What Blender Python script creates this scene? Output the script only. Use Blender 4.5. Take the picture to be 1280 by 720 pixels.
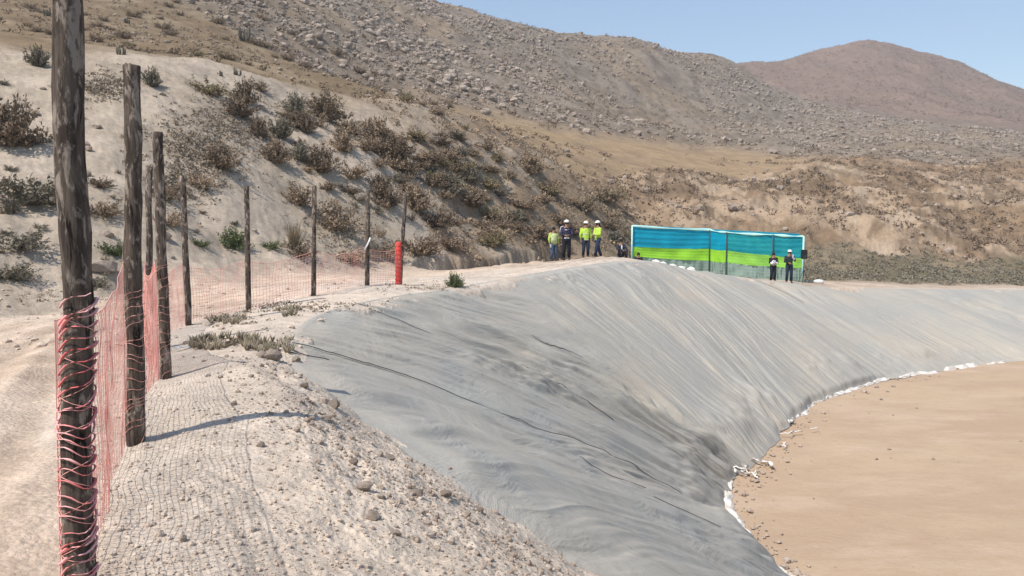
import bpy, bmesh, math, random
import numpy as np
from mathutils import Vector, Matrix, noise as mnoise
from mathutils.bvhtree import BVHTree
R = math.radians
for o in list(bpy.data.objects): bpy.data.objects.remove(o)
scene = bpy.context.scene
COL = scene.collection

# ------------------------------------------------------------------ camera
PITCH = math.atan(90/1000.0); F = 1000.0
cam_d = bpy.data.cameras.new("camera"); cam = bpy.data.objects.new("camera", cam_d); COL.objects.link(cam)
cam_d.sensor_width = 36; cam_d.lens = 36*F/1280; cam_d.clip_start = 0.1; cam_d.clip_end = 6000
cam.location = (0, 0, 0); cam.rotation_euler = (R(90)-PITCH, 0, 0)
scene.camera = cam
# ------------------------------------------------------------------ light
SUNV = Vector((-0.74, -0.67, 0)).normalized(); EL = R(55)
SUNV = Vector((SUNV.x*math.cos(EL), SUNV.y*math.cos(EL), math.sin(EL)))
w = bpy.data.worlds.new("World"); scene.world = w; w.use_nodes = True
nt = w.node_tree; bg = nt.nodes['Background']
sky = nt.nodes.new('ShaderNodeTexSky'); sky.sky_type = 'NISHITA'; sky.sun_disc = False
sky.sun_elevation = EL; sky.sun_rotation = math.atan2(SUNV.x, SUNV.y)
sky.air_density = 1.1; sky.dust_density = 0.6; sky.ozone_density = 1.8; sky.altitude = 200
nt.links.new(sky.outputs[0], bg.inputs[0]); bg.inputs[1].default_value = 0.14
sl = bpy.data.lights.new("sun", 'SUN'); sl.energy = 4.0; sl.angle = R(0.5); sl.color = (1, 0.93, 0.84)
so = bpy.data.objects.new("sun", sl); COL.objects.link(so)
so.rotation_euler = SUNV.to_track_quat('Z', 'Y').to_euler()
scene.view_settings.view_transform = 'Standard'; scene.view_settings.look = 'None'
scene.view_settings.exposure = 0.38; scene.view_settings.gamma = 1
scene.cycles.volume_bounces = 0
scene.cycles.transparent_max_bounces = 12
HAZE = 0.0005

# ------------------------------------------------------------------ pixel geometry helpers
CP, SP = math.cos(PITCH), math.sin(PITCH)
def ts(px, py):
    u = px-640.0; v = py-360.0
    y = F*CP - v*SP; z = -F*SP - v*CP
    return u/y, z/y
def pt(px, py, d):
    t, s = ts(px, py); return Vector((t*d, d, s*d))
# ------------------------------------------------------------------ numpy noise
_rng = np.random.RandomState(7)
_P = _rng.permutation(256); _P = np.concatenate([_P, _P, _P]); _V = _rng.rand(512)*2-1
def vnoise(x, y, k=0):
    xi = np.floor(x).astype(np.int64); yi = np.floor(y).astype(np.int64)
    fx = x-xi; fy = y-yi; fx = fx*fx*fx*(fx*(fx*6-15)+10); fy = fy*fy*fy*(fy*(fy*6-15)+10)
    def h(a, b): return _V[_P[(_P[(a+k*31) & 255] + b) & 255]]
    return (h(xi, yi)*(1-fx)+h(xi+1, yi)*fx)*(1-fy) + (h(xi, yi+1)*(1-fx)+h(xi+1, yi+1)*fx)*fy
def fbm(x, y, wl, octv=5, gain=0.5, k=0, ridged=False):
    a = 1.0; f = 1.0/wl; out = 0; tot = 0
    for i in range(octv):
        ca, sa = math.cos(0.6*i+.3), math.sin(0.6*i+.3)
        n = vnoise((x*ca-y*sa)*f+17.3*i, (x*sa+y*ca)*f-9.1*i, k+i)
        if ridged: n = 1-2*np.abs(n)
        out = out+a*n; tot += a; a *= gain; f *= 2.03
    return out/tot
def sstep(a, b, x):
    t = np.clip((x-a)/(b-a), 0, 1); return t*t*(3-2*t)

# ------------------------------------------------------------------ pit: rim and toe, matched point by point
FLOOR = -7.5
def toe(px, py):
    t, s = ts(px, py); d = FLOOR/s; return (t*d, d, FLOOR)
RIM = [(40, 5, -3.9), (9, 6, -3.8), (5, 6.5, -3.8), (2.5, 7.0, -3.7)] + [tuple(pt(*a)) for a in [
 (735,722,6.9),(650,662,7.1),(570,604,7.4),(470,540,8.0),(400,490,8.8),(365,440,10),(385,405,12.5),(430,385,15),
 (500,371,18),(560,363,20.5),(640,348,25),(700,338,29),(760,329,33),(810,327,36),(860,338,38),(920,346,41),(1000,355,43.3),
 (1080,361,46),(1280,363,55),(1500,364,66),(2300,366,90)]]
TOE = [(46, 12, FLOOR), (14, 12, FLOOR), (10.5, 12.6, FLOOR), (8.3, 13.5, FLOOR)] + [toe(*a) for a in [
 (1085,800),(1045,772),(1012,746),(984,722),(956,698),(930,673),(911,648),(904,624),(907,602),(927,590),(950,578),(970,550),
 (988,528),(1024,505),(1080,482),(1140,470),(1205,460),(1290,452),(1500,440),(1750,433),(2600,425)]]
def catmull(P, n):
    P = np.array(P, float); m = len(P); u = np.linspace(0, m-1, n); i = np.clip(u.astype(int), 0, m-2); f = (u-i)[:, None]
    p0 = P[np.clip(i-1, 0, m-1)]; p1 = P[i]; p2 = P[i+1]; p3 = P[np.clip(i+2, 0, m-1)]
    return 0.5*((2*p1)+(-p0+p2)*f+(2*p0-5*p1+4*p2-p3)*f**2+(-p0+3*p1-3*p2+p3)*f**3)
NU, NV = 2000, 170
rimc = catmull(RIM, NU); toec = catmull(TOE, NU); toec[:, 2] = FLOOR
_l = np.concatenate([[0], np.cumsum(np.linalg.norm(np.diff(toec, axis=0), axis=1))])

toec[:, 0] += .32*fbm(_l, _l*0, 2.6, 4, .6, 81); toec[:, 1] += .32*fbm(_l, _l*0+3, 2.6, 4, .6, 82)
# ------------------------------------------------------------------ terrain: control points (px, py, distance)
CT = [
 # fence line and road on the near left
 (170,557,5.0),(208,475,7.7),(187,437,10.5),(236,406,12.9),(311,388,15.4),(392,370,17.4),(459,357,20),(499,356,21),
 (0,600,4.2),(0,450,9),(100,425,10.8),(60,400,13.5),(300,358,21.5),(250,352,22.5),(420,343,26),(600,335,33),(700,326,37),(735,323,38.5),(760,323,35),
 (965,352,43.5),(985,352,44),(850,346,47),(880,347,50),(798,337,48),(785,335,52),(776,330,43),(600,341,27.5),(680,330,33),
 # foot of the bank
 (-200,390,14.5),(0,378,17),(100,366,19),(200,352,22),(300,337,26),(400,330,30),(500,323,35),(620,317,42),(700,311,50),(780,308,60),
 # bank face
 (-250,220,19),(-250,80,28),(0,200,25.5),(150,220,27),(150,140,32),(300,200,33.5),(300,270,29),(450,240,38),(450,180,43),(600,265,47),(600,215,51),(700,275,54),
 (0,300,20.5),(100,300,22),
 # crest of the bank
 (-250,50,34),(0,75,36),(100,87,37),(215,93,39.5),(300,110,42),(400,136,46),(530,166,51),(640,203,56),(740,243,63),
 # brown slope behind
 (-250,10,70),(0,35,62),(100,50,62),(200,50,70),(300,70,74),(400,102,80),(500,135,82),(-250,-90,140),(0,-50,120),(200,-30,130),(300,0,125),(400,40,135),
 (400,-40,220),(200,-120,230),(0,-160,230),(-250,-200,260),(500,90,140),
 # tan field
 (600,172,85),(600,142,125),(700,198,90),(750,205,98),(750,170,150),(850,190,150),(900,212,118),(680,155,140),
 # rocky hill
 (600,85,190),(700,110,210),(750,120,230),(850,140,260),(950,160,280),
 (510,0,250),(600,26,262),(700,51,285),(800,60,320),(870,70,365),(910,76,395),(460,-15,245),
 (510,30,360),(600,60,380),(700,75,400),(800,84,430),
 # mountain
 (900,86,500),(940,88,510),(975,83,540),(1010,72,580),(1050,58,610),(1085,52,620),(1130,60,620),(1200,84,610),(1280,114,600),(1400,150,600),(1600,190,600),
 (950,120,420),(1085,110,470),(1200,130,450),(1280,150,430),(1085,140,380),
 (1085,90,820),(1280,140,820),(940,110,720),(1600,220,900),(600,80,800),(0,0,700),(-300,-20,700),(1085,110,1500),(0,100,1500),(-600,100,1500),(1900,220,1500),
 # terrace bank on the right
 (800,298,74),(900,318,74),(1000,326,74),(1150,340,72),(1280,345,76),(1500,350,80),(1100,354,60),(1280,358,66),(1000,350,56),
 (850,262,84),(1000,275,84),(1100,272,86),(1280,282,88),(1500,290,95),(790,240,92),(850,229,97),(960,219,106),(1080,219,112),(1180,238,108),(1280,258,108),(1500,280,115),
 (1000,196,170),(1100,190,220),(1200,205,190),(1280,215,180),(1280,170,320),(1500,230,200),(1500,200,350),(1180,160,330),
]
CZ = [(-1.3,1,-1.45),(0,1,-1.5),(1.3,1,-2.0),(-.2,2.4,-1.64),(-.62,3.7,-1.69),(-1.62,5.85,-1.42),(-1.2,5.0,-1.58),(-2.2,8,-1.58),(.5,3.7,-2.1),(0.2,5.6,-2.45),(-.6,5.8,-2.0),(-1.1,7.0,-2.05),
      (-1.5,2.75,-1.53),(-2.2,4.2,-1.46),(-3.5,3,-1.38),(-6,5,-1.35),(-4.5,7,-1.5),(3,3.5,-2.9),(6,3,-3.3),(2,2,-2.4),(10,10,-5),(25,5,-3.8),(2.5,.8,-2.2),(-1,.8,-1.45)]
pts = []
for px, py, d in CT:
    t, s = ts(px, py); pts.append((t, math.log(d), s))
for x, y, z in CZ: pts.append((x/y, math.log(y), z/y))
for i in range(0, len(RIM)):
    x, y, z = RIM[i]
    if x/y < 3: pts.append((x/y, math.log(y), z/y))
pts = np.array(pts); LS = 0.55
A = pts[:, :2]*np.array([1, LS]); S = pts[:, 2]
def tps(r2): return 0.5*r2*np.log(r2+1e-12)
n = len(A); K = tps(((A[:, None]-A[None])**2).sum(2)); K += np.eye(n)*2e-5
Pm = np.hstack([np.ones((n, 1)), A])
M = np.zeros((n+3, n+3)); M[:n, :n] = K; M[:n, n:] = Pm; M[n:, :n] = Pm.T
sol = np.linalg.solve(M, np.concatenate([S, np.zeros(3)])); W_, C_ = sol[:n], sol[n:]
def rbf_s(t, L):
    q = np.stack([t, L*LS], -1).reshape(-1, 2); out = np.empty(len(q))
    for i in range(0, len(q), 60000):
        b = q[i:i+60000]; r2 = (b[:, None, 0]-A[None, :, 0])**2+(b[:, None, 1]-A[None, :, 1])**2
        out[i:i+60000] = tps(r2)@W_ + C_[0] + b@C_[1:]
    return out.reshape(t.shape)
# surface classes: seeds (px, distance, class)
ROAD, SOIL, RUB, SAND, BROWN, TAN, ROCK, MOUNT, TERR, STRIP, BBANK = range(11)
SEED = [(0,4,ROAD),(0,8,ROAD),(60,12,ROAD),(150,16,ROAD),(300,20,ROAD),(400,24,ROAD),(500,28,ROAD),(600,33,ROAD),(-200,6,ROAD),(-200,11,ROAD),(700,38,ROAD),(950,48,ROAD),(1050,52,ROAD),(1150,60,ROAD),(1280,63,ROAD),(1500,70,ROAD),(840,44,ROAD),(880,56,ROAD),(-400,4,ROAD),
 (180,5,SOIL),(250,4,SOIL),(250,7,SOIL),(300,5.5,SOIL),(260,9.5,SOIL),(300,12.5,SOIL),(380,15.5,SOIL),(480,19,SOIL),(580,23,SOIL),(660,27,SOIL),(740,32,SOIL),(820,38,SOIL),(200,2,SOIL),(600,1.2,SOIL),(900,42,SOIL),(180,12,SOIL),(1150,48,SOIL),(1280,57,SOIL),
 (400,5.5,RUB),(480,5.5,RUB),(560,5,RUB),(440,7,RUB),(640,6,RUB),(760,6,RUB),(520,3.8,RUB),(700,4,RUB),(900,5,RUB),(380,8.2,RUB),(1100,4,RUB),
 (-250,17,SAND),(-250,26,SAND),(0,20,SAND),(0,27,SAND),(0,33,SAND),(100,23,SAND),(100,30,SAND),(200,26,SAND),(200,34,SAND),(300,29,SAND),(300,35,SAND),(380,33,SAND),(420,38,SAND),(480,38,SAND),(520,44,SAND),(330,40,SAND),
 (560,42,BBANK),(600,47,BBANK),(640,52,BBANK),(680,50,BBANK),(700,57,BBANK),(740,60,BBANK),(560,50,BBANK),(780,66,BBANK),
 (0,45,BROWN),(0,60,BROWN),(100,55,BROWN),(200,60,BROWN),(300,60,BROWN),(400,62,BROWN),(500,65,BROWN),(300,90,BROWN),(-250,60,BROWN),(-250,120,BROWN),(100,100,BROWN),(400,90,BROWN),(560,70,BROWN),
 (600,90,TAN),(650,110,TAN),(700,95,TAN),(750,110,TAN),(800,120,TAN),(860,140,TAN),(900,125,TAN),(560,95,TAN),
 (300,150,ROCK),(340,118,ROCK),(450,112,ROCK),(240,150,ROCK),(400,130,ROCK),(400,200,ROCK),(500,140,ROCK),(550,200,ROCK),(600,160,ROCK),(700,180,ROCK),(700,260,ROCK),(800,200,ROCK),(850,280,ROCK),(950,230,ROCK),(150,180,ROCK),(1000,300,ROCK),(1050,200,ROCK),(1150,260,ROCK),(900,350,ROCK),(860,420,ROCK),(900,430,ROCK),(820,380,ROCK),(950,400,ROCK),
 (1085,450,MOUNT),(1010,520,MOUNT),(1085,600,MOUNT),(1200,500,MOUNT),(1280,600,MOUNT),(1400,600,MOUNT),(950,520,MOUNT),(1280,440,MOUNT),
 (820,80,TERR),(900,85,TERR),(1000,84,TERR),(1000,100,TERR),(1100,84,TERR),(1100,105,TERR),(1200,88,TERR),(1280,90,TERR),(1280,110,TERR),(1180,130,TERR),(1300,160,TERR),(1500,100,TERR),(850,92,TERR),
 (800,68,STRIP),(900,68,STRIP),(1030,70,STRIP),(1150,71,STRIP),(1280,73,STRIP),(1500,82,STRIP)]
SD = np.array([(ts(a, 300)[0], math.log(b)*LS) for a, b, c in SEED]); SC = np.array([c for a, b, c in SEED])
def classes(t, L, x, y):
    wl = 0.08
    wt = t+0.035*fbm(t*1.0, L*1.0, wl*1.6, 4, .6, 3); wL = (L+0.06*fbm(t, L, wl*1.6, 4, .6, 9))*LS
    q = np.stack([wt, wL], -1).reshape(-1, 2); out = np.zeros((len(q), 11))
    for i in range(0, len(q), 60000):
        b = q[i:i+60000]; r2 = (b[:, None, 0]-SD[None, :, 0])**2+(b[:, None, 1]-SD[None, :, 1])**2
        wgt = 1/(r2+2e-5)**3.2
        for c in range(11): out[i:i+60000, c] = wgt[:, SC == c].sum(1)
    out /= out.sum(1, keepdims=True)
    return out.reshape(t.shape+(11,))
# relief
def relief(x, y, cw):
    d = y; z = 0
    z = z + cw[..., ROAD]*(0.055*fbm(x, y, 1.1, 6, .58, 1))
    z = z + cw[..., SOIL]*(0.05*fbm(x, y, .9, 6, .5, 2))
    z = z + cw[..., RUB]*(0.13*fbm(x, y, .8, 6, .62, 5))
    z = z + (cw[..., SAND])*(0.38*fbm(x, y, 5, 6, .55, 6)+.14*fbm(x, y, .9, 4, .6, 16))
    z = z + cw[..., BBANK]*(0.9*fbm(x, y, 5, 6, .5, 6))
    z = z + cw[..., BROWN]*(1.0*fbm(x, y, 14, 6, .5, 8))
    z = z + cw[..., TAN]*(1.2*fbm(x, y, 20, 5, .45, 8))
    z = z + cw[..., ROCK]*(4.0*fbm(x, y, 45, 7, .52, 10) + .8*fbm(x, y, 6, 3, .5, 12))
    z = z + cw[..., MOUNT]*(5.0*fbm(x, y*.55, 62, 7, .58, 11, True))
    z = z + cw[..., TERR]*(2.1*fbm(x, y, 12, 7, .6, 13, True))
    z = z + cw[..., STRIP]*(0.6*fbm(x, y, 5, 5, .5, 13))
    return z*sstep(0.6, 2.5, d)
GUL = [(513,35.0,3.6,1.9,5.0,.5),(572,38.5,2.4,1.1,5,.5),(606,41,2.2,1.1,6,.5),(640,44,2.4,1.1,6,.5),(668,47,2.2,1.0,6,.5),(450,33.5,1.6,.6,3.5,.4),(132,20.8,.9,.5,1.6,.3),(560,45,2.2,.9,5,.5),(600,50,2.2,.9,5,.5)]
def gullies(x, y):
    z = 0*x
    for px, d0, W, D, Lg, _ in GUL:
        x0 = ts(px, 300)[0]*d0; a = (y-d0)+.35*(x-x0); c = (x-x0)-.55*(y-d0)+.35*vnoise(y*1.1+px, y*0, 2)+.15*vnoise(y*3.1+px, x*2, 3)
        z = z-D*sstep(-.6, .5, a)*(1-sstep(Lg*.45, Lg, a))*sstep(-.10, .22, c)*(1-np.clip((c-.3)/W, 0, 1))**1.3
    return z
# tyre tracks on the road: long lines winding parallel to the fence
TR = catmull([(-1.75,1),(-2.5,3),(-3.9,6),(-5.6,9.5),(-6.6,13),(-6.6,17),(-5.2,21.5),(-2,27),(2,33),(6,40)], 400)[:, :2] if False else None
def track_path(off):
    P = np.array([(-3.2,.8,0),(-4.2,4,0),(-5.9,7.5,0),(-7.4,11,0),(-7.8,15,0),(-6.6,19.3,0),(-4.0,23.6,0),(-.8,28.5,0),(2,34,0),(4,40,0)], float)
    c = catmull(P, 700)[:, :2]; tg = np.gradient(c, axis=0); tg /= np.linalg.norm(tg, axis=1, keepdims=True)
    return c+np.stack([-tg[:, 1], tg[:, 0]], 1)*off
TRACKS = [(track_path(.85), .16, .06), (track_path(-.75), .16, .06), (track_path(1.5), .12, .045), (track_path(-1.35), .13, .045), (track_path(.2), .10, .025), (track_path(2.1), .10, .04), (track_path(2.6), .09, .03), (track_path(-1.9), .10, .035)]
for c0, rr in (((-3.05, 2.6), 2.10), ((-3.05, 2.6), 2.32)):      # arcs scuffed in the near soil
    th = np.linspace(-.75, .95, 200); TRACKS.append((np.stack([c0[0]+rr*np.cos(th), c0[1]+rr*np.sin(th)], 1), .035, .014))
def tracks(x, y):
    out = np.zeros(x.shape); m = (y < 42) & (x > -14) & (x < 8)
    q = np.stack([x[m], y[m]], 1)
    if len(q) == 0: return out
    acc = np.zeros(len(q))
    for path, wd, dep in TRACKS:
        best = np.full(len(q), 1e9)
        P = path[::3]
        for i in range(0, len(q), 40000):
            b = q[i:i+40000]; best[i:i+40000] = ((b[:, None]-P[None])**2).sum(2).min(1)
        dd = np.sqrt(best)
        prof = -np.exp(-(dd/wd)**2)+.55*np.exp(-((dd-wd*1.9)/(wd*.6))**2)
        acc += dep*prof*(0.65+.35*vnoise(q[:, 0]*1.3, q[:, 1]*1.3, 4))*sstep(0.02, .25, dd+.2)
    out[m] = acc; return out
def Hfull(x, y, with_cls=False):
    x = np.asarray(x, float); y = np.asarray(y, float)
    t = x/y; L = np.log(y); s = rbf_s(t, L); cw = classes(t, L, x, y)
    z = s*y + relief(x, y, cw) + tracks(x, y) + gullies(x, y)
    return (z, cw) if with_cls else z

# inside-the-pit test
poly = np.vstack([rimc[:, :2], [[260, 120], [260, 4]]])
def inside(x, y, P=poly):
    x = x.ravel(); y = y.ravel(); c = np.zeros(len(x), bool); n = len(P)
    P = P[::4] if n > 600 else P; n = len(P)
    for i in range(n):
        x1, y1 = P[i]; x2, y2 = P[(i+1) % n]
        if y1 == y2: continue
        m = ((y1 > y) != (y2 > y)); 
        if not m.any(): continue
        xi = (x2-x1)*(y[m]-y1)/(y2-y1)+x1; idx = np.where(m)[0]; c[idx[x[m] < xi]] ^= True
    return c
# ------------------------------------------------------------------ materials
def mat(name, col=(.5,.5,.5), rough=.9, noise=None, bump=None, spec=.2, var=0, sss=0):
    m = bpy.data.materials.new(name); m.use_nodes = True; t = m.node_tree; b = t.nodes['Principled BSDF']
    b.inputs['Roughness'].default_value = rough; b.inputs['Specular IOR Level'].default_value = spec
    tc = t.nodes.new('ShaderNodeTexCoord'); src = None
    ramp = t.nodes.new('ShaderNodeMixRGB'); ramp.inputs[1].default_value = (*col, 1)
    c2 = noise[1] if noise else tuple(c*.75 for c in col); ramp.inputs[2].default_value = (*c2, 1)
    nz = t.nodes.new('ShaderNodeTexNoise'); nz.inputs['Scale'].default_value = noise[0] if noise else 20; nz.inputs['Detail'].default_value = 6
    t.links.new(tc.outputs['Object'], nz.inputs['Vector'])
    mr = t.nodes.new('ShaderNodeMapRange'); mr.inputs[1].default_value = .38; mr.inputs[2].default_value = .62
    t.links.new(nz.outputs[0], mr.inputs[0]); t.links.new(mr.outputs[0], ramp.inputs[0]); src = ramp.outputs[0]
    if var:
        oi = t.nodes.new('ShaderNodeObjectInfo'); hs = t.nodes.new('ShaderNodeHueSaturation')
        m1 = t.nodes.new('ShaderNodeMapRange'); m1.inputs[3].default_value = 1-var; m1.inputs[4].default_value = 1+var
        t.links.new(oi.outputs['Random'], m1.inputs[0]); t.links.new(m1.outputs[0], hs.inputs['Value']); t.links.new(src, hs.inputs['Color'])
        src = hs.outputs[0]
    t.links.new(src, b.inputs['Base Color'])
    if bump:
        bn = t.nodes.new('ShaderNodeTexNoise'); bn.inputs['Scale'].default_value = bump[0]; bn.inputs['Detail'].default_value = 5
        t.links.new(tc.outputs['Object'], bn.inputs['Vector'])
        bp = t.nodes.new('ShaderNodeBump'); bp.inputs['Strength'].default_value = bump[1]; bp.inputs['Distance'].default_value = bump[2]
        t.links.new(bn.outputs[0], bp.inputs['Height']); t.links.new(bp.outputs[0], b.inputs['Normal'])
    return m
def mesh_np(name, V, Fq, mats, smooth=True, attr=None, parent=None, tri=False, uv=None):
    me = bpy.data.meshes.new(name); V = np.asarray(V, np.float32); Fq = np.asarray(Fq, np.int32); k = Fq.shape[1]
    me.vertices.add(len(V)); me.vertices.foreach_set('co', V.ravel())
    me.loops.add(Fq.size); me.loops.foreach_set('vertex_index', Fq.ravel())
    me.polygons.add(len(Fq)); me.polygons.foreach_set('loop_start', np.arange(0, Fq.size, k, dtype=np.int32))
    me.polygons.foreach_set('loop_total', np.full(len(Fq), k, np.int32))
    me.polygons.foreach_set('use_smooth', np.full(len(Fq), smooth))
    me.update(calc_edges=True)
    for m in (mats if isinstance(mats, (list, tuple)) else [mats]): me.materials.append(m)
    if attr is not None:
        a = me.color_attributes.new('surf', 'FLOAT_COLOR', 'POINT'); a.data.foreach_set('color', np.asarray(attr, np.float32).ravel())
    if uv is not None:
        l = me.uv_layers.new(name='metres'); l.data.foreach_set('uv', np.asarray(uv, np.float32)[Fq.ravel()].ravel())
    o = bpy.data.objects.new(name, me); COL.objects.link(o)
    if parent: o.parent = parent
    return o
def tag(o, label=None, cat=None, group=None, kind=None):
    if label: o['label'] = label
    if cat: o['category'] = cat
    if group: o['group'] = group
    if kind: o['kind'] = kind
    return o
def empty(name, loc, rz=0):
    o = bpy.data.objects.new(name, None); COL.objects.link(o); o.location = loc; o.rotation_euler = (0, 0, rz); o.empty_display_size = .2
    return o
def grid_faces(nr, nc):
    i = np.arange(nr*nc).reshape(nr, nc)
    return np.stack([i[:-1, :-1], i[:-1, 1:], i[1:, 1:], i[1:, :-1]], -1).reshape(-1, 4)

# ------------------------------------------------------------------ ground sheet
tcols = np.concatenate([np.linspace(-1.35, -.74, 90, endpoint=False), np.linspace(-.74, .74, 1050), np.linspace(.745, 1.4, 90)])
yrows = np.exp(np.concatenate([np.linspace(math.log(.8), math.log(2.6), 60, endpoint=False), np.linspace(math.log(2.6), math.log(660), 980, endpoint=False), np.linspace(math.log(660), math.log(980), 30)]))
T, Y = np.meshgrid(tcols, yrows); X = T*Y
Z, CW = Hfull(X, Y, True)

# liner surface
v = np.linspace(0, 1, NV)[None, :, None]
r3 = rimc[:, None, :]; t3 = toec[:, None, :]
mid = r3*0.62+t3*0.38; 
drop = (r3[..., 2]-t3[..., 2]); mid = mid.copy(); mid[..., 2] = r3[..., 2]-drop*0.24
LB = (1-v)**2*r3 + 2*v*(1-v)*mid + v**2*t3                 # NU x NV x 3
ulen = np.concatenate([[0], np.cumsum(np.linalg.norm(np.diff((rimc*.5+toec*.5), axis=0), axis=1))])
plen = np.linalg.norm(toec-rimc, axis=1)
UU = np.repeat(ulen[:, None], NV, 1); VV = plen[:, None]*v[..., 0]
nrm = np.cross(np.gradient(LB, axis=0), np.gradient(LB, axis=1)); nrm /= np.linalg.norm(nrm, axis=2, keepdims=True)+1e-9
nrm[nrm[..., 2] < 0] *= -1
UW = UU+1.6*fbm(UU, VV, 7, 3, .5, 95)
rg = 1-np.abs(fbm(UW, VV*.09, .9, 4, .6, 21))*2.6
fold = .085*rg + .14*fbm(UW, VV*.08, 2.4, 3, .5, 25) + .03*fbm(UU, VV*.1, .35, 3, .6, 27) + .06*fbm(UU, VV, 3.2, 4, .5, 29)
crump = sstep(.35, .75, fbm(UU, VV, 5, 3, .5, 33))*fbm(UU, VV*.5, .8, 4, .6, 35, True)*.10     # crumpled patches
slump = np.exp(-((v[..., 0]-.88)/.06)**2)*np.maximum(0, fbm(UU, VV, 1.6, 4, .55, 41)+.1)*.22
rg_mod = .55+.9*sstep(-.35, .45, fbm(UU, VV*.35, 4.5, 3, .6, 91)); fold = fold*rg_mod*(1.15-.9*sstep(16, 34, LB[..., 1]))+.16*fbm(UW, VV*.3, 5.5, 3, .5, 97)*sstep(16, 34, LB[..., 1])
amp = sstep(0, .06, v[..., 0])*sstep(1.0, .97, v[..., 0])*.9+.1
scale_d = np.clip(LB[..., 1]/14, .55, 1.35)
LB2 = LB + nrm*((fold*1.35+crump+slump)*amp*scale_d)[..., None]
LB2[..., 2] += .03
# outer strip, tucked into the soil
tow = (rimc-toec); tow[:, 2] = 0; tow /= np.linalg.norm(tow, axis=1, keepdims=True)
ext = []
for e in (.9, .45, .15):
    p = rimc+tow*e*np.clip(rimc[:, 1:2]/12, .6, 2); zz = rbf_s(p[:, 0]/p[:, 1], np.log(np.maximum(p[:, 1], .8)))*p[:, 1]
    p = p.copy(); p[:, 2] = zz-.10*e-.01; ext.append(p[:, None])
EXT = np.concatenate(ext, 1)
LV = np.concatenate([EXT, LB2], 1)
uvL = np.stack([np.concatenate([np.repeat(ulen[:, None], 3, 1), UU], 1), np.concatenate([np.repeat([[-.9, -.45, -.15]], NU, 0), VV], 1)], -1)
nvv = NV+3
LVf = LV.reshape(-1, 3); LF = grid_faces(NU, nvv)
# sink the ground below the liner
bvh = BVHTree.FromPolygons([tuple(p) for p in LB[::4, ::6].reshape(-1, 3)], [tuple(f) for f in grid_faces(LB[::4].shape[0], LB[:, ::6].shape[1])])
ins = inside(X, Y).reshape(X.shape)
idx = np.where(ins.ravel())[0]
rs = rimc[::6, :2]
Xf, Yf, Zf = X.ravel(), Y.ravel(), Z.ravel().copy()
dr = np.full(len(idx), 1e9)
for i in range(0, len(idx), 40000):
    k = idx[i:i+40000]; dr[i:i+40000] = np.sqrt(((np.stack([Xf[k], Yf[k]], 1)[:, None]-rs[None])**2).sum(2).min(1))
sc = np.clip(Yf[idx]/14, .55, 2.2)
edge = dr/sc - .13*(1+fbm(Xf[idx], Yf[idx], .7, 5, .7, 51)) - .3*np.maximum(0, fbm(Xf[idx], Yf[idx], 3, 2, .5, 53))
dn = Vector((0, 0, -1))
for j, k in enumerate(idx):
    h = bvh.ray_cast(Vector((Xf[k], Yf[k], 50)), dn)[0]
    zl = h.z if h else FLOOR
    e = edge[j]; s = 0 if e < 0 else min(1, e/.35)
    Zf[k] = (zl+.03+(Zf[k]-zl)*(.35 if s == 0 else .35*(1-s)))*(1-s)+(zl-.45)*s if h else FLOOR-.6
Zg = Zf.reshape(Z.shape)
PAL = np.array([(.565,.45,.345),(.565,.475,.38),(.555,.465,.37),(.405,.335,.26),(.205,.148,.09),(.34,.24,.14),(.25,.205,.16),(.215,.155,.12),(.38,.28,.19),(.17,.14,.085),(.25,.185,.125)])
colr = CW@PAL
def tint(mask, c, amt):
    global colr
    a = (mask*amt)[..., None]; colr = colr*(1-a)+np.array(c)*a
n1 = fbm(X, Y, 1.6, 5, .55, 61); n2 = fbm(X, Y, 25, 5, .55, 62); n3 = fbm(X, Y, 6, 5, .6, 63)
tint(CW[..., SOIL]*sstep(.1, .5, n1), (.52, .45, .38), .6)
tint(CW[..., ROAD]*sstep(.0, .4, n1), (.47, .36, .265), .7)
n6 = fbm(X*1.0, Y*.35, .8, 5, .6, 67); tint(CW[..., ROAD]*sstep(.05, .4, n6), (.42, .32, .235), .6)
tint(CW[..., SAND]*sstep(.05, .4, n3), (.33, .27, .20), .6)
tint(CW[..., BROWN]*sstep(-.1, .4, n3), (.30, .23, .15), .7)
tint(CW[..., BBANK]*sstep(.1, .35, n3), (.38, .31, .235), .7)
tint(CW[..., TERR]*sstep(.0, .22, n3), (.20, .135, .085), .75)
tint(CW[..., TERR]*sstep(.0, .3, n2), (.30, .20, .12), .65)
n4 = fbm(X, Y, 2.4, 4, .6, 64); n7 = fbm(X, Y, 9, 6, .7, 68); tint(CW[..., TERR]*sstep(.02, .2, n7), (.24, .165, .10), .7); tint(CW[..., TERR]*sstep(.08, .25, n4), (.17, .12, .075), .75); tint((CW[..., ROCK])*sstep(.1, .3, n4), (.15, .115, .08), .5)
tint(CW[..., TERR]*sstep(.22, .5, -n3), (.46, .37, .28), .5)
tint(CW[..., ROCK]*sstep(-.1, .4, n2), (.27, .20, .13), .6)
tint(CW[..., ROCK]*sstep(.0, .4, n3), (.16, .13, .10), .5)
n5 = fbm(X, Y*.4, 38, 5, .6, 66); tint(CW[..., MOUNT]*sstep(.0, .35, n5), (.20, .155, .12), .7)
tint(CW[..., MOUNT]*sstep(-.1, .4, n2), (.255, .178, .138), .7)
tint(CW[..., TAN]*sstep(.0, .4, n3), (.25, .18, .115), .6)
tint(CW[..., STRIP]*sstep(.1, .4, n3), (.28, .22, .15), .6)
rut = tracks(X, Y); tint((CW[..., ROAD]+CW[..., SOIL])*sstep(.004, .03, -rut), (.40, .31, .23), .7)
tint(CW[..., ROAD]*sstep(.15, .45, n3), (.40, .31, .235), .6)
attr = np.concatenate([colr, np.ones(colr.shape[:2]+(1,))], -1).reshape(-1, 4)
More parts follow.
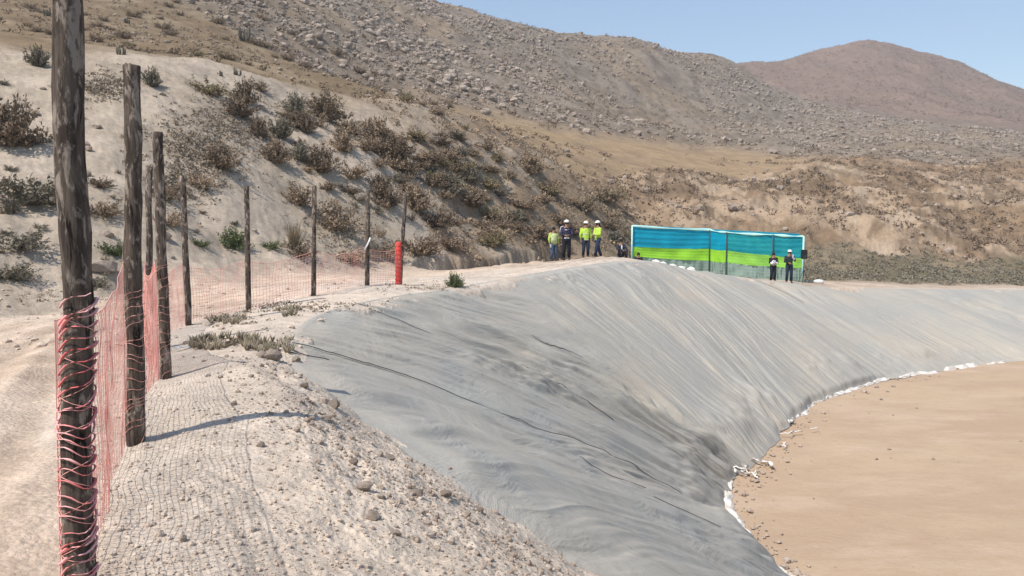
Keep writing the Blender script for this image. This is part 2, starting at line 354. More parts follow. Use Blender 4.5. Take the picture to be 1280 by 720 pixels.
def ground_mat():
    m = bpy.data.materials.new('dry_earth'); m.use_nodes = True; t = m.node_tree; b = t.nodes['Principled BSDF']
    b.inputs['Roughness'].default_value = .97; b.inputs['Specular IOR Level'].default_value = .1
    at = t.nodes.new('ShaderNodeAttribute'); at.attribute_name = 'surf'
    geo = t.nodes.new('ShaderNodeNewGeometry')
    src = at.outputs['Color']
    def nz(scale, det=6, rough=.6, typ='N'):
        if typ == 'V':
            n = t.nodes.new('ShaderNodeTexVoronoi'); n.inputs['Scale'].default_value = scale; t.links.new(geo.outputs['Position'], n.inputs['Vector']); return n.outputs['Distance']
        n = t.nodes.new('ShaderNodeTexNoise'); n.inputs['Scale'].default_value = scale; n.inputs['Detail'].default_value = det; n.inputs['Roughness'].default_value = rough
        t.links.new(geo.outputs['Position'], n.inputs['Vector']); return n.outputs[0]
    def mulc(src, fac, lo, hi, a=.35, bb=.65):
        mr = t.nodes.new('ShaderNodeMapRange'); mr.inputs[1].default_value = a; mr.inputs[2].default_value = bb; mr.inputs[3].default_value = lo; mr.inputs[4].default_value = hi
        t.links.new(fac, mr.inputs[0]); mx = t.nodes.new('ShaderNodeVectorMath'); mx.operation = 'SCALE'
        t.links.new(src, mx.inputs[0]); t.links.new(mr.outputs[0], mx.inputs['Scale']); return mx.outputs[0]
    src = mulc(src, nz(.35, 8, .7), .82, 1.15)
    src = mulc(src, nz(4, 6, .7), .86, 1.12)
    src = mulc(src, nz(28, 4, .7), .84, 1.12)
    t.links.new(src, b.inputs['Base Color'])
    add = t.nodes.new('ShaderNodeMath'); add.operation = 'ADD'; t.links.new(nz(22, 6, .7), add.inputs[0])
    vm = t.nodes.new('ShaderNodeMath'); vm.operation = 'MULTIPLY'; vm.inputs[1].default_value = -.5; t.links.new(nz(30, typ='V'), vm.inputs[0]); t.links.new(vm.outputs[0], add.inputs[1])
    bp = t.nodes.new('ShaderNodeBump'); bp.inputs['Strength'].default_value = .8; bp.inputs['Distance'].default_value = .02
    t.links.new(add.outputs[0], bp.inputs['Height'])
    bp2 = t.nodes.new('ShaderNodeBump'); bp2.inputs['Strength'].default_value = .9; bp2.inputs['Distance'].default_value = .25
    t.links.new(nz(1.3, 8, .7), bp2.inputs['Height']); 
    # the coarse bump only matters on far ground where the mesh is coarse
    sep = t.nodes.new('ShaderNodeSeparateXYZ'); t.links.new(geo.outputs['Position'], sep.inputs[0])
    mr = t.nodes.new('ShaderNodeMapRange'); mr.inputs[1].default_value = 16; mr.inputs[2].default_value = 60; mr.inputs[3].default_value = .0; mr.inputs[4].default_value = .9
    t.links.new(sep.outputs[1], mr.inputs[0]); t.links.new(mr.outputs[0], bp2.inputs['Strength'])
    t.links.new(bp.outputs[0], bp2.inputs['Normal']); t.links.new(bp2.outputs[0], b.inputs['Normal'])
    return m
GM = ground_mat()
P3 = np.stack([X, Y, Zg], -1).reshape(-1, 3)
gfaces = grid_faces(*X.shape)[:, ::-1][:, [0, 3, 2, 1]]
tag(mesh_np('ground', P3, gfaces, GM, True, attr), kind='structure')

# fast ground lookup on the finished sheet
def H(x, y):
    """height of the finished ground sheet (bilinear in t, log y)"""
    t = x/y; j = np.searchsorted(tcols, t)-1; i = np.searchsorted(yrows, y)-1
    i = int(np.clip(i, 0, len(yrows)-2)); j = int(np.clip(j, 0, len(tcols)-2))
    a = (y-yrows[i])/(yrows[i+1]-yrows[i]); b = (t-tcols[j])/(tcols[j+1]-tcols[j])
    return float((Zg[i, j]*(1-b)+Zg[i, j+1]*b)*(1-a)+(Zg[i+1, j]*(1-b)+Zg[i+1, j+1]*b)*a)
def onray(px, py, d0, d1):
    """first place along the sight line of a photo point where the ground lies"""
    t, s = ts(px, py); m = (yrows >= d0) & (yrows <= d1); prev = None
    for y in yrows[m]:
        g = H(t*y, y)
        if g >= s*y: return Vector((t*y, y, g))
    y = d1; return Vector((t*y, y, H(t*y, y)))

# ------------------------------------------------------------------ liner
def liner_mat():
    m = bpy.data.materials.new('geotextile'); m.use_nodes = True; t = m.node_tree; b = t.nodes['Principled BSDF']
    b.inputs['Roughness'].default_value = .75; b.inputs['Specular IOR Level'].default_value = .3
    uvn = t.nodes.new('ShaderNodeUVMap'); uvn.uv_map = 'metres'
    wn = t.nodes.new('ShaderNodeTexNoise'); wn.inputs['Scale'].default_value = .16; wn.inputs['Detail'].default_value = 3; t.links.new(uvn.outputs[0], wn.inputs['Vector'])
    ws = t.nodes.new('ShaderNodeVectorMath'); ws.operation = 'SUBTRACT'; ws.inputs[1].default_value = (.5, .5, .5); t.links.new(wn.outputs['Color'], ws.inputs[0])
    wm = t.nodes.new('ShaderNodeVectorMath'); wm.operation = 'MULTIPLY_ADD'; wm.inputs[1].default_value = (6, 3, 0); t.links.new(ws.outputs[0], wm.inputs[0]); t.links.new(uvn.outputs[0], wm.inputs[2])
    def nz(sx, sy, det=6, rough=.6, off=0):
        mp = t.nodes.new('ShaderNodeMapping'); mp.inputs['Scale'].default_value = (sx, sy*1.6, 1); mp.inputs['Location'].default_value = (off, off, 0)
        t.links.new(wm.outputs[0], mp.inputs[0]); n = t.nodes.new('ShaderNodeTexNoise'); n.inputs['Scale'].default_value = 1; n.inputs['Detail'].default_value = det; n.inputs['Roughness'].default_value = rough
        t.links.new(mp.outputs[0], n.inputs['Vector']); return n.outputs[0]
    # colour streaks weaken further along the rim
    su = t.nodes.new('ShaderNodeSeparateXYZ'); t.links.new(uvn.outputs[0], su.inputs[0]); calm = t.nodes.new('ShaderNodeMapRange')
    calm.inputs[1].default_value = CALM0; calm.inputs[2].default_value = CALM1; calm.inputs[3].default_value = 1; calm.inputs[4].default_value = .35; t.links.new(su.outputs[0], calm.inputs[0])
    def mix(a, bcol, fac, lo, hi, mx=1.0, calm_on=True):
        mr = t.nodes.new('ShaderNodeMapRange'); mr.inputs[1].default_value = lo; mr.inputs[2].default_value = hi; mr.inputs[4].default_value = mx
        t.links.new(fac, mr.inputs[0]); x = t.nodes.new('ShaderNodeMixRGB')
        ml = t.nodes.new('ShaderNodeMath'); ml.operation = 'MULTIPLY'; t.links.new(mr.outputs[0], ml.inputs[0]); t.links.new(calm.outputs[0], ml.inputs[1]); t.links.new(ml.outputs[0] if calm_on else mr.outputs[0], x.inputs[0])
        if isinstance(a, tuple): x.inputs[1].default_value = (*a, 1)
        else: t.links.new(a, x.inputs[1])
        x.inputs[2].default_value = (*bcol, 1); return x.outputs[0]
    c = mix((.395, .365, .305), (.285, .265, .228), nz(.9, .08, 7, .65), .42, .68, .6)
    c = mix(c, (.475, .44, .37), nz(1.4, .08, 7, .65, 5), .48, .72, .55)
    c = mix(c, (.45, .39, .31), nz(.22, .2, 7, .7, 9), .46, .66, .75, False)     # dust
    c = mix(c, (.22, .205, .185), nz(4, .12, 5, .6, 14), .58, .75, .4)
    c = mix(c, (.33, .325, .30), nz(.30, .22, 6, .7, 61), .42, .62, .6, False)
    c = mix(c, (.47, .435, .375), nz(9, .3, 5, .6, 24), .62, .74, .5)
    t.links.new(c, b.inputs['Base Color'])
    bp = t.nodes.new('ShaderNodeBump'); bp.inputs['Strength'].default_value = .9; bp.inputs['Distance'].default_value = .05
    t.links.new(nz(4, .3, 6, .65, 3), bp.inputs['Height'])
    bp2 = t.nodes.new('ShaderNodeBump'); bp2.inputs['Strength'].default_value = .75; bp2.inputs['Distance'].default_value = .035
    t.links.new(nz(5, 1.6, 8, .7, 33), bp2.inputs['Height']); t.links.new(bp.outputs[0], bp2.inputs['Normal']); t.links.new(bp2.outputs[0], b.inputs['Normal'])
    return m
CALM0 = float(ulen[int(15/(len(RIM)-1)*(NU-1))]); CALM1 = float(ulen[int(19/(len(RIM)-1)*(NU-1))])
LM = liner_mat()
liner = mesh_np('pit_liner', LVf, LF, LM, True, uv=uvL.reshape(-1, 2))
tag(liner, 'wrinkled grey geotextile sheet covering the sloping sides of the pit', 'pit liner')
def u_of(k): return int(k/(len(RIM)-1)*(NU-1))
seamM = mat('black_weld_seam', (.03, .03, .035), .6)
def ribbon(name, C, wd, m, parent, lift=.015, thick=.01, jit=0, seed=1):
    C = np.array(C, float); tg = np.gradient(C, axis=0); tg /= np.linalg.norm(tg, axis=1, keepdims=True)
    side = np.cross(tg, (0, 0, 1)); side /= np.linalg.norm(side, axis=1, keepdims=True); wd = np.broadcast_to(wd, (len(C),))[:, None]
    rn = np.random.RandomState(seed); up = np.array((0, 0, 1.0))
    a = C-side*wd/2+up*lift; b = C+side*wd/2+up*lift; c = C+up*(lift+thick)
    V = np.stack([a, c, b], 1); V = V+rn.randn(*V.shape)*jit
    return mesh_np(name, V.reshape(-1, 3), grid_faces(len(C), 3), m, True, parent=parent)
for k, v0, v1, wd in ((9.15, .0, .93, .016), (11.2, .0, .68, .014), (12.6, .35, .5, .012), (8.3, .5, .66, .014), (8.95, .0, .07, .014), (19.2, .0, .4, .02), (7.6, .62, .8, .016)):
    iu = u_of(k); a, b2 = int(v0*NV), int(v1*NV)
    drift = (8*np.sin(np.linspace(0, 3, b2-a)*math.sin(k*9))).astype(int)
    C = LB2[np.clip(iu+drift, 0, NU-1), np.arange(a, b2)]
    ribbon('weld_seam', C, wd, seamM, liner, .02, .012)
# white hem along the foot of the liner
hemM = mat('white_fabric_hem', (.74, .71, .66), .8, (3.5, (.50, .44, .36)), (14, .8, .03))
rn = np.random.RandomState(5)
def hem(u0, u1, wmul, seed):
    iu = np.arange(u_of(u0), u_of(u1)); C = toec[iu].copy(); nn = len(C)
    al = np.concatenate([[0], np.cumsum(np.linalg.norm(np.diff(C, axis=0), axis=1))])
    C[:, 0] += .10*fbm(al, al*0, 1.1, 4, .6, seed); C[:, 1] += .12*fbm(al, al*0+5, .9, 4, .6, seed+1)
    tg = np.gradient(C, axis=0); tg /= np.linalg.norm(tg, axis=1, keepdims=True); side = np.stack([-tg[:, 1], tg[:, 0], 0*al], 1)
    rows = []; w_ = wmul*(.75+.5*fbm(al, al*0, 1.5, 3, .6, seed+4))*np.clip(sstep(0, .3, al)*sstep(al[-1], al[-1]-.3, al), .15, 1)
    for q in range(9):
        f = q/8*2-1; z = .02+.10*w_/.3*(1-f*f)*(1+.8*fbm(al*1, al*0+q*.5, .35, 3, .6, seed+7))
        rows.append(C+side*(f*w_/2)[:, None]+np.array((0, 0, 1))*z[:, None]+side*(.05*fbm(al, al*0+q*.7, .4, 2, .6, seed+3))[:, None])
    V = np.stack(rows, 1)
    return mesh_np('liner_hem', V.reshape(-1, 3), grid_faces(nn, 9), hemM, True, parent=liner)
hem(2.0, 6.2, .42, 3); hem(6.1, 11.4, .46, 4); hem(11.5, 12.3, .16, 10)
hem(15.9, 17.4, .24, 30); hem(17.3, 18.6, .30, 40); hem(18.7, 19.5, .30, 50); hem(19.55, 20.3, .46, 52); hem(20.4, 20.8, .22, 55); hem(20.95, 21.3, .26, 60); hem(21.36, 22.8, .18, 62)
# floor of the pit
def floor_mat():
    m = bpy.data.materials.new('pit_silt'); m.use_nodes = True; t = m.node_tree; b = t.nodes['Principled BSDF']
    b.inputs['Roughness'].default_value = .95; b.inputs['Specular IOR Level'].default_value = .1
    geo = t.nodes.new('ShaderNodeNewGeometry'); src = None
    def nz(sx, sy, det=6, rough=.6):
        mp = t.nodes.new('ShaderNodeMapping'); mp.inputs['Scale'].default_value = (sx, sy, 1)
        t.links.new(geo.outputs['Position'], mp.inputs[0]); n = t.nodes.new('ShaderNodeTexNoise'); n.inputs['Scale'].default_value = 1; n.inputs['Detail'].default_value = det; n.inputs['Roughness'].default_value = rough
        t.links.new(mp.outputs[0], n.inputs['Vector']); return n.outputs[0]
    col = (.45, .335, .225)
    for fac, lo, hi, c2, mx in ((nz(.16, .35), .42, .6, (.40, .285, .195), .8), (nz(.7, 1.2, 8, .7), .48, .66, (.40, .285, .19), .6), (nz(.25, .6, 7, .65), .5, .66, (.51, .385, .28), .6), (nz(2.2, 5, 7, .75), .52, .7, (.36, .255, .17), .5), (nz(14, 20, 4, .7), .6, .7, (.33, .24, .165), .5)):
        mr = t.nodes.new('ShaderNodeMapRange'); mr.inputs[1].default_value = lo; mr.inputs[2].default_value = hi; mr.inputs[4].default_value = mx; t.links.new(fac, mr.inputs[0])
        x = t.nodes.new('ShaderNodeMixRGB'); t.links.new(mr.outputs[0], x.inputs[0]); x.inputs[2].default_value = (*c2, 1)
        if src is None: x.inputs[1].default_value = (*col, 1)
        else: t.links.new(src, x.inputs[1])
        src = x.outputs[0]
    t.links.new(src, b.inputs['Base Color'])
    bp = t.nodes.new('ShaderNodeBump'); bp.inputs['Strength'].default_value = .6; bp.inputs['Distance'].default_value = .09
    t.links.new(nz(2.5, 4, 8, .75), bp.inputs['Height']); t.links.new(bp.outputs[0], b.inputs['Normal'])
    return m
gx, gy = np.meshgrid(np.linspace(3.5, 130, 380), np.concatenate([np.linspace(9, 45, 260, endpoint=False), np.linspace(45, 75, 60)]))
dt = None
gz = FLOOR + .05*fbm(gx, gy, 5, 5, .5, 71) + .02
tag(mesh_np('pit_floor', np.stack([gx, gy, gz], -1).reshape(-1, 3), grid_faces(*gx.shape), floor_mat()), kind='structure')

# ------------------------------------------------------------------ small mesh helpers
def tube(bm, P, rad, seg=8, mi=0, cap=True, sy=1.0):
    P = [Vector(p) for p in P]; rings = []
    rad = rad if hasattr(rad, '__len__') else [rad]*len(P)
    for i, p in enumerate(P):
        a = P[max(i-1, 0)]; b = P[min(i+1, len(P)-1)]; d = (b-a).normalized()
        ref = Vector((1, 0, 0)) if abs(d.x) < .9 else Vector((0, 1, 0))
        u = (ref-d*ref.dot(d)).normalized(); v_ = d.cross(u); r = rad[i]; rx, ry = r if hasattr(r, '__len__') else (r, r*sy)
        rings.append([bm.verts.new(p+u*math.cos(2*math.pi*k/seg)*rx+v_*math.sin(2*math.pi*k/seg)*ry) for k in range(seg)])
    for a, b in zip(rings, rings[1:]):
        for k in range(seg):
            f = bm.faces.new((a[k], a[(k+1) % seg], b[(k+1) % seg], b[k])); f.material_index = mi; f.smooth = True
    if cap and seg > 2:
        bm.faces.new(rings[0][::-1]).material_index = mi; bm.faces.new(rings[-1]).material_index = mi
    return rings
def ball(bm, c, r, sub=2, mi=0):
    g = bmesh.ops.create_icosphere(bm, subdivisions=sub, radius=1)
    for v_ in g['verts']: v_.co = Vector((v_.co.x*r[0], v_.co.y*r[1], v_.co.z*r[2]))+Vector(c)
    for f in {f for v_ in g['verts'] for f in v_.link_faces}: f.smooth = True; f.material_index = mi
    return g['verts']
def box(bm, c, s, rz=0, mi=0):
    g = bmesh.ops.create_cube(bm, size=1)
    for v_ in g['verts']:
        p = Vector((v_.co.x*s[0], v_.co.y*s[1], v_.co.z*s[2])); p.rotate(Matrix.Rotation(rz, 3, 'Z')); v_.co = p+Vector(c)
    return g['verts']
def fin(name, bm, m, parent=None, smooth=None, loc=None):
    me = bpy.data.meshes.new(name); bmesh.ops.recalc_face_normals(bm, faces=bm.faces); bm.to_mesh(me); bm.free()
    for q in (m if isinstance(m, (list, tuple)) else [m]): me.materials.append(q)
    if smooth is not None: me.polygons.foreach_set('use_smooth', [smooth]*len(me.polygons))
    o = bpy.data.objects.new(name, me); COL.objects.link(o)
    if parent: o.parent = parent
    if loc is not None: o.location = loc
    return o
def quads_obj(name, Q, m, parent=None, link=True):
    Q = np.asarray(Q, np.float32); n_ = len(Q)
    o = mesh_np(name, Q.reshape(-1, 3), np.arange(n_*4).reshape(-1, 4), m, False, parent=parent); return o

# ------------------------------------------------------------------ fence posts
woodM = bpy.data.materials.new('weathered_wood'); woodM.use_nodes = True
def _wood():
    t = woodM.node_tree; b = t.nodes['Principled BSDF']; b.inputs['Roughness'].default_value = .9; b.inputs['Specular IOR Level'].default_value = .15
    tc = t.nodes.new('ShaderNodeTexCoord'); 
    def nz(sx, sz, det=6, off=0):
        mp = t.nodes.new('ShaderNodeMapping'); mp.inputs['Scale'].default_value = (sx, sx, sz); mp.inputs['Location'].default_value = (off, 0, off)
        t.links.new(tc.outputs['Object'], mp.inputs[0]); n = t.nodes.new('ShaderNodeTexNoise'); n.inputs['Scale'].default_value = 1; n.inputs['Detail'].default_value = det; n.inputs['Roughness'].default_value = .65; n.inputs['Distortion'].default_value = .4
        t.links.new(mp.outputs[0], n.inputs['Vector']); return n.outputs[0]
    src = None
    for fac, lo, hi, c1, c2 in ((nz(30, 4), .42, .6, (.055, .041, .033), (.125, .096, .076)), (nz(20, 7, 7, 4), .53, .60, None, (.29, .235, .19)), (nz(26, 4, 5, 8), .57, .63, None, (.018, .014, .012))):
        mr = t.nodes.new('ShaderNodeMapRange'); mr.inputs[1].default_value = lo; mr.inputs[2].default_value = hi; t.links.new(fac, mr.inputs[0])
        x = t.nodes.new('ShaderNodeMixRGB'); t.links.new(mr.outputs[0], x.inputs[0]); x.inputs[2].default_value = (*c2, 1)
        if src is None: x.inputs[1].default_value = (*c1, 1)
        else: t.links.new(src, x.inputs[1])
        src = x.outputs[0]
    t.links.new(src, b.inputs['Base Color'])
    bp = t.nodes.new('ShaderNodeBump'); bp.inputs['Strength'].default_value = 1; bp.inputs['Distance'].default_value = .012
    t.links.new(nz(40, 6, 6, 2), bp.inputs['Height']); t.links.new(bp.outputs[0], b.inputs['Normal'])
_wood()
netM = mat('red_net_plastic', (.70, .27, .22), .5, (3, (.74, .42, .36)), spec=.4)
cordM = mat('red_cord', (.72, .12, .12), .5, (7, (.82, .45, .42)), spec=.4)
redM = mat('red_rolled_plastic', (.68, .06, .05), .6, (9, (.48, .12, .09)), (30, .6, .01))
POSTS = [ # base px, top px, distance, width, label
 ((101,800),(83,-75),2.75,.098,'nearest fence post, thick and knotty, lower half bound with red cord'),
 ((170,557),(165,82),5.0,.104,'dark wooden fence post, second from the camera, with faint net strands near its foot'),
 ((208,475),(197,165),7.7,.098,'third wooden fence post from the camera, leaning slightly left, net round its lower half'),
 ((186,437),(187,208),10.5,.085,'thin wooden fence post just behind and left of the third one'),
 ((236,406),(228,220),12.9,.095,'fifth wooden fence post, beside the creeping succulents at the road edge'),
 ((311,388),(308,232),15.4,.10,'sixth wooden fence post with a pale sawn top'),
 ((392,370),(393,232),17.4,.10,'seventh wooden fence post, standing by twiggy scrub at the road edge'),
 ((459,357),(460,237),20.0,.11,'eighth wooden fence post with a loose white strip tied halfway up'),
 ((500,356),(507,240),21.0,.10,'last wooden fence post, tilted right, rising out of a bright red roll')]
post_pts = []
for k, (b, t_, d, wd, lab) in enumerate(POSTS):
    base = pt(*b, d); base.z = H(base.x, base.y)
    tb, sb = ts(*t_); top = Vector((tb*d, d, sb*d)); top = Vector((top.x, d, top.z))
    rt = empty('fence_post', base); tag(rt, lab, 'fence post', 'wooden posts of the net fence')
    bm = bmesh.new(); rr = random.Random(k); h = (top-base); P = []; rad = []
    N = 40 if k < 3 else 22
    for i in range(N+1):
        f = i/N; p = h*f*1.0; wob = Vector((mnoise.noise((k*5, f*3, 0)), mnoise.noise((k*5, f*3, 9)), 0))*wd*.18
        P.append(p+wob*min(1, f*4)-Vector((0, 0, .12 if i == 0 else 0))); rad.append(wd/2*(1.06-.12*f)*(1+.08*mnoise.noise((f*9, k, 3))))
    rings = tube(bm, P, rad, 16)
    for i, rg_ in enumerate(rings):
        for j, v_ in enumerate(rg_):
            nn = mnoise.noise((math.cos(j*.39)*1.5, math.sin(j*.39)*1.5+k*3, i*.45))
            v_.co += (v_.co-P[i]).normalized()*nn*wd*.07
    fin('post_shaft', bm, woodM, rt)
    ax = lambda f, P=P, N=N: P[int(f*N)]
    post_pts.append((base, top, wd, P, N, rt, h))
    if k < 4:       # cords wound round the shaft
        bm = bmesh.new(); hh = h.length; top_f = [1.24, .98, 1.15, 1.1][k]/hh
        turns = [33, 18, 14, 10][k]; C = []; M_ = turns*18
        for q in range(M_):
            f0 = q/M_; a = f0*turns*2*math.pi; f = f0*top_f + (.012 if k == 0 else .02)*mnoise.noise((f0*turns*.9, k, 1)) + .010*math.sin(a+2*math.sin(f0*9))+.004*math.sin(3*a)
            f = max(.003, f); c = P[min(N-1, int(f*N))].lerp(P[min(N-1, int(f*N))+1], f*N % 1)
            r_ = wd/2*1.08+.003+.004*abs(math.sin(2.3*a))
            C.append(c+Vector((math.cos(a)*r_, math.sin(a)*r_, 0)))
        tube(bm, C, [((.0038, .002) if mnoise.noise((q*.06, 4, k)) > -.1 else (.0075, .002)) if k == 0 else .0016 for q in range(len(C))], 4, cap=False)
        if k == 0:
            for sgn in (1, -1):
                D_ = []
                for q in range(260):
                    f0 = q/260; a = sgn*f0*9*2*math.pi+1; f = max(.003, f0*top_f+.01*mnoise.noise((f0*20, sgn, 1))); c = P[min(N-1, int(f*N))].lerp(P[min(N-1, int(f*N))+1], f*N % 1)
                    D_.append(c+Vector((math.cos(a)*wd*.56, math.sin(a)*wd*.56, 0)))
                b2m = bmesh.new(); tube(b2m, D_, .0016, 4, cap=False); fin('net_wrap', b2m, netM, rt)
        fin('cord_binding', bm, cordM if k == 0 else netM, rt)
    if k == 7:
        bm = bmesh.new(); c = h*.42
        tube(bm, [c+Vector((-.07, -.07, -.12)), c+Vector((0, -.08, 0)), c+Vector((.05, -.07, .10)), c+Vector((.08, -.05, .2))], [(.02, .004)]*4, 6)
        fin('tied_strip', bm, mat('white_strip', (.8, .8, .78)), rt)
# sagging net panels between the posts
def net_panel(i, j, top, label, sx=.052, sz=.052, r=.0016, ks=0):
    A_, tA, wA, PA, NA, _, hA = post_pts[i]; B_, tB, wB, PB, NB, _, hB = post_pts[j]
    L_ = (B_-A_).length; nx = max(6, int(L_/sx)); nz_ = int(top/sz); bm = bmesh.new()
    ua = (B_-A_).normalized(); nside = Vector((-ua.y, ua.x, 0)); grid = []
    for a in range(nx+1):
        f = a/nx; row = []
        x = A_.lerp(B_, f); zb = H(x.x, x.y)
        for b_ in range(nz_+1):
            g = b_/nz_; hgt = g*top*(1-.13*math.sin(math.pi*f)) + .01
            off = .05*mnoise.noise((f*L_*1.3+ks*7, g*1.5, 0))+.018*mnoise.noise((f*L_*5+ks, g*5, 3))
            lx = .02*mnoise.noise((f*L_*3, g*6, 7+ks))
            e = math.sin(math.pi*f)**.5
            lean = hA.lerp(hB, f); lean = Vector((lean.x, lean.y, 0))/max(lean.z if False else 2.4, .1)
            p = Vector((x.x, x.y, zb+hgt))+nside*(off*e+.06)+ua*lx*e+lean*hgt+Vector((0, 0, .02*mnoise.noise((f*L_*4, g*4, 11))*e))
            row.append(p)
        grid.append(row)
    for a in range(nx+1): tube(bm, grid[a], r*1.3, 3, cap=False)
    for b_ in range(nz_+1): tube(bm, [grid[a][b_] for a in range(nx+1)], r*(2.2 if b_ == nz_ else 1), 3, cap=False)
    o = fin('safety_net', bm, netM)
    tag(o, label, 'safety net', 'red net panels strung along the fence')
net_panel(0, 1, 1.15, 'sheer red net between the two nearest fence posts', r=.0014)
net_panel(1, 2, 1.05, 'sheer red net between the second and third fence posts', r=.0017, ks=1)
net_panel(2, 3, 1.15, 'bunched red net between the third post and the thin post behind it', .035, .04, .0026, 2)
net_panel(3, 4, 1.0, 'red net panel between the thin post and the fifth post', ks=3, r=.002)
net_panel(4, 5, .95, 'red net panel between the fifth and sixth posts', .10, .06, .0026, 4)
net_panel(5, 6, .95, 'red net panel between the sixth and seventh posts', .10, .06, .003, 5)
net_panel(6, 7, .95, 'red net panel between the seventh and eighth posts', .10, .06, .003, 6)
net_panel(7, 8, .95, 'short red net panel beside the upright red roll', .10, .06, .003, 7)
# net running left of the nearest post, towards the camera
# upright red roll on the last post
A_ = post_pts[8][0]; bm = bmesh.new(); P = []; rad = []
for i in range(34):
    f = i/33; P.append(Vector((f*.02, 0, f*1.12))); rad.append(.088+.010*math.sin(i*1.9)+.004*mnoise.noise((i*.7, 0, 0)))
tube(bm, P, rad, 14)
o = fin('net_roll', bm, redM, loc=A_+Vector((-.035, -.03, 0))); tag(o, 'bright red roll of net wound round the foot of the last post', 'net roll')

# ------------------------------------------------------------------ plants
leafM = {
 'dry': mat('dry_twigs', (.21, .15, .10), .9, (6, (.34, .26, .18)), var=.25),
 'dark': mat('dark_scrub', (.145, .105, .07), .9, (5, (.25, .185, .13)), var=.25),
 'grey': mat('grey_green_scrub', (.145, .13, .09), .9, (5, (.22, .19, .145)), var=.25),
 'green': mat('green_scrub', (.075, .10, .04), .8, (5, (.13, .14, .07)), var=.2),
 'olive': mat('yellow_olive_scrub', (.20, .165, .085), .9, (5, (.28, .22, .14)), var=.15),
 'straw': mat('straw_tuft', (.30, .24, .16), .9, (5, (.22, .17, .11)), var=.2)}
def rvec(rr):
    while True:
        p = Vector((rr.uniform(-1, 1), rr.uniform(-1, 1), rr.uniform(-1, 1)))
        if .05 < p.length < 1: return p.normalized()
def shrub_mesh(name, seed, kind='round'):
    """radius about 1, height about 1; stems fanning from the root with small leaves along them"""
    rr = random.Random(seed); Q = []
    def strip(a, b, wa, wb):
        d = (b-a).normalized(); s = d.cross(rvec(rr)).normalized()
        Q.append([a-s*wa, a+s*wa, b+s*wb, b-s*wb])
    nst = {'round': 64, 'low': 54, 'spiky': 70, 'sparse': 32}[kind]
    for i in range(nst):
        az = rr.uniform(0, 2*math.pi); el = {'round': rr.uniform(.12, 1.5), 'low': rr.uniform(.05, .7), 'spiky': rr.uniform(.5, 1.5), 'sparse': rr.uniform(.2, 1.4)}[kind]
        L_ = rr.uniform(.6, 1.08)*(1 if kind != 'low' else 1.1); d = Vector((math.cos(az)*math.cos(el), math.sin(az)*math.cos(el), math.sin(el)))
        p = Vector((rr.uniform(-.15, .15), rr.uniform(-.15, .15), 0)); prev = p
        for q in range(5):
            d = (d+rvec(rr)*.18+Vector((0, 0, .03))).normalized(); nx_ = prev+d*L_/5
            strip(prev, nx_, .018*(1-q/6), .014*(1-q/6))
            if q >= 1:
                for _ in range({'round': 11, 'low': 9, 'spiky': 2, 'sparse': 7}[kind]):
                    c = prev.lerp(nx_, rr.random())+rvec(rr)*.07; a = rvec(rr); s = a.cross(rvec(rr)).normalized(); l = rr.uniform(.03, .075)
                    if kind == 'spiky': a = (d+a*.3).normalized(); l *= 2.2; s = s*.35
                    Q.append([c-a*l, c+s*l*.5, c+a*l, c-s*l*.5])
                if q >= 2:
                    b = (d+rvec(rr)*.9).normalized(); strip(nx_, nx_+b*rr.uniform(.08, .24), .009, .004)
            prev = nx_
    Q = np.array([[tuple(v_) for v_ in q] for q in Q])
    Q[..., 2] = np.maximum(Q[..., 2], -.08)
    me_o = quads_obj(name, Q, leafM['dry']); return me_o
protos = {}
for kd in ('round', 'low', 'spiky', 'sparse'):
    for s_ in range(3):
        o = shrub_mesh('shrub', 100+s_*7+len(kd)*13, kd); me = o.data; bpy.data.objects.remove(o)
        for mk in leafM:
            mm = me.copy(); mm.name = 'shrub_'+mk; mm.materials[0] = leafM[mk]; protos[(kd, s_, mk)] = mm
n_s = 0
LAND = [(20, 'near the left edge'), (88, 'above the nearest post'), (170, 'above the second post'), (205, 'above the third post'), (236, 'above the fifth post'), (309, 'above the sixth post'), (393, 'above the seventh post'), (460, 'above the eighth post'), (505, 'above the last post'), (566, 'above the lone bush'), (635, 'left of the people'),
        (692, 'above the leftmost person'), (732, 'above the people'), (776, 'above the seated one'), (800, 'above the left end of the enclosure'), (900, 'above the enclosure'), (985, 'above the pair of people'), (1085, 'below the mountain peak'), (1180, 'right of the mountain peak'), (1260, 'near the right edge')]
def land(px): return min(LAND, key=lambda a: abs(a[0]-px))[1]
def sized(w_, lims): return ['tiny', 'small', 'middling', 'large', 'broad'][sum(w_ > l for l in lims)]
def toimg(p):
    dv = p.y*CP-p.z*SP; return 640+F*p.x/dv, 360-F*(p.y*SP+p.z*CP)/dv
DEDUP = []
rs_ = random.Random(11)
shrub_count = 0
def shrub(p, wd, hgt, kd, mk, label, cat='shrub', group=None, name='shrub'):
    global shrub_count
    o = bpy.data.objects.new(name, protos[(kd, rs_.randrange(3), mk)]); COL.objects.link(o); shrub_count += 1
    o.location = p-Vector((0, 0, hgt*.04)); o.scale = (wd/2, wd/2*rs_.uniform(.85, 1.1), hgt); o.rotation_euler = (rs_.uniform(-.1, .1), rs_.uniform(-.1, .1), rs_.uniform(0, 6.28))
    LAST[0] = o; tag(o, label, cat, group); return o
LAST = [None]
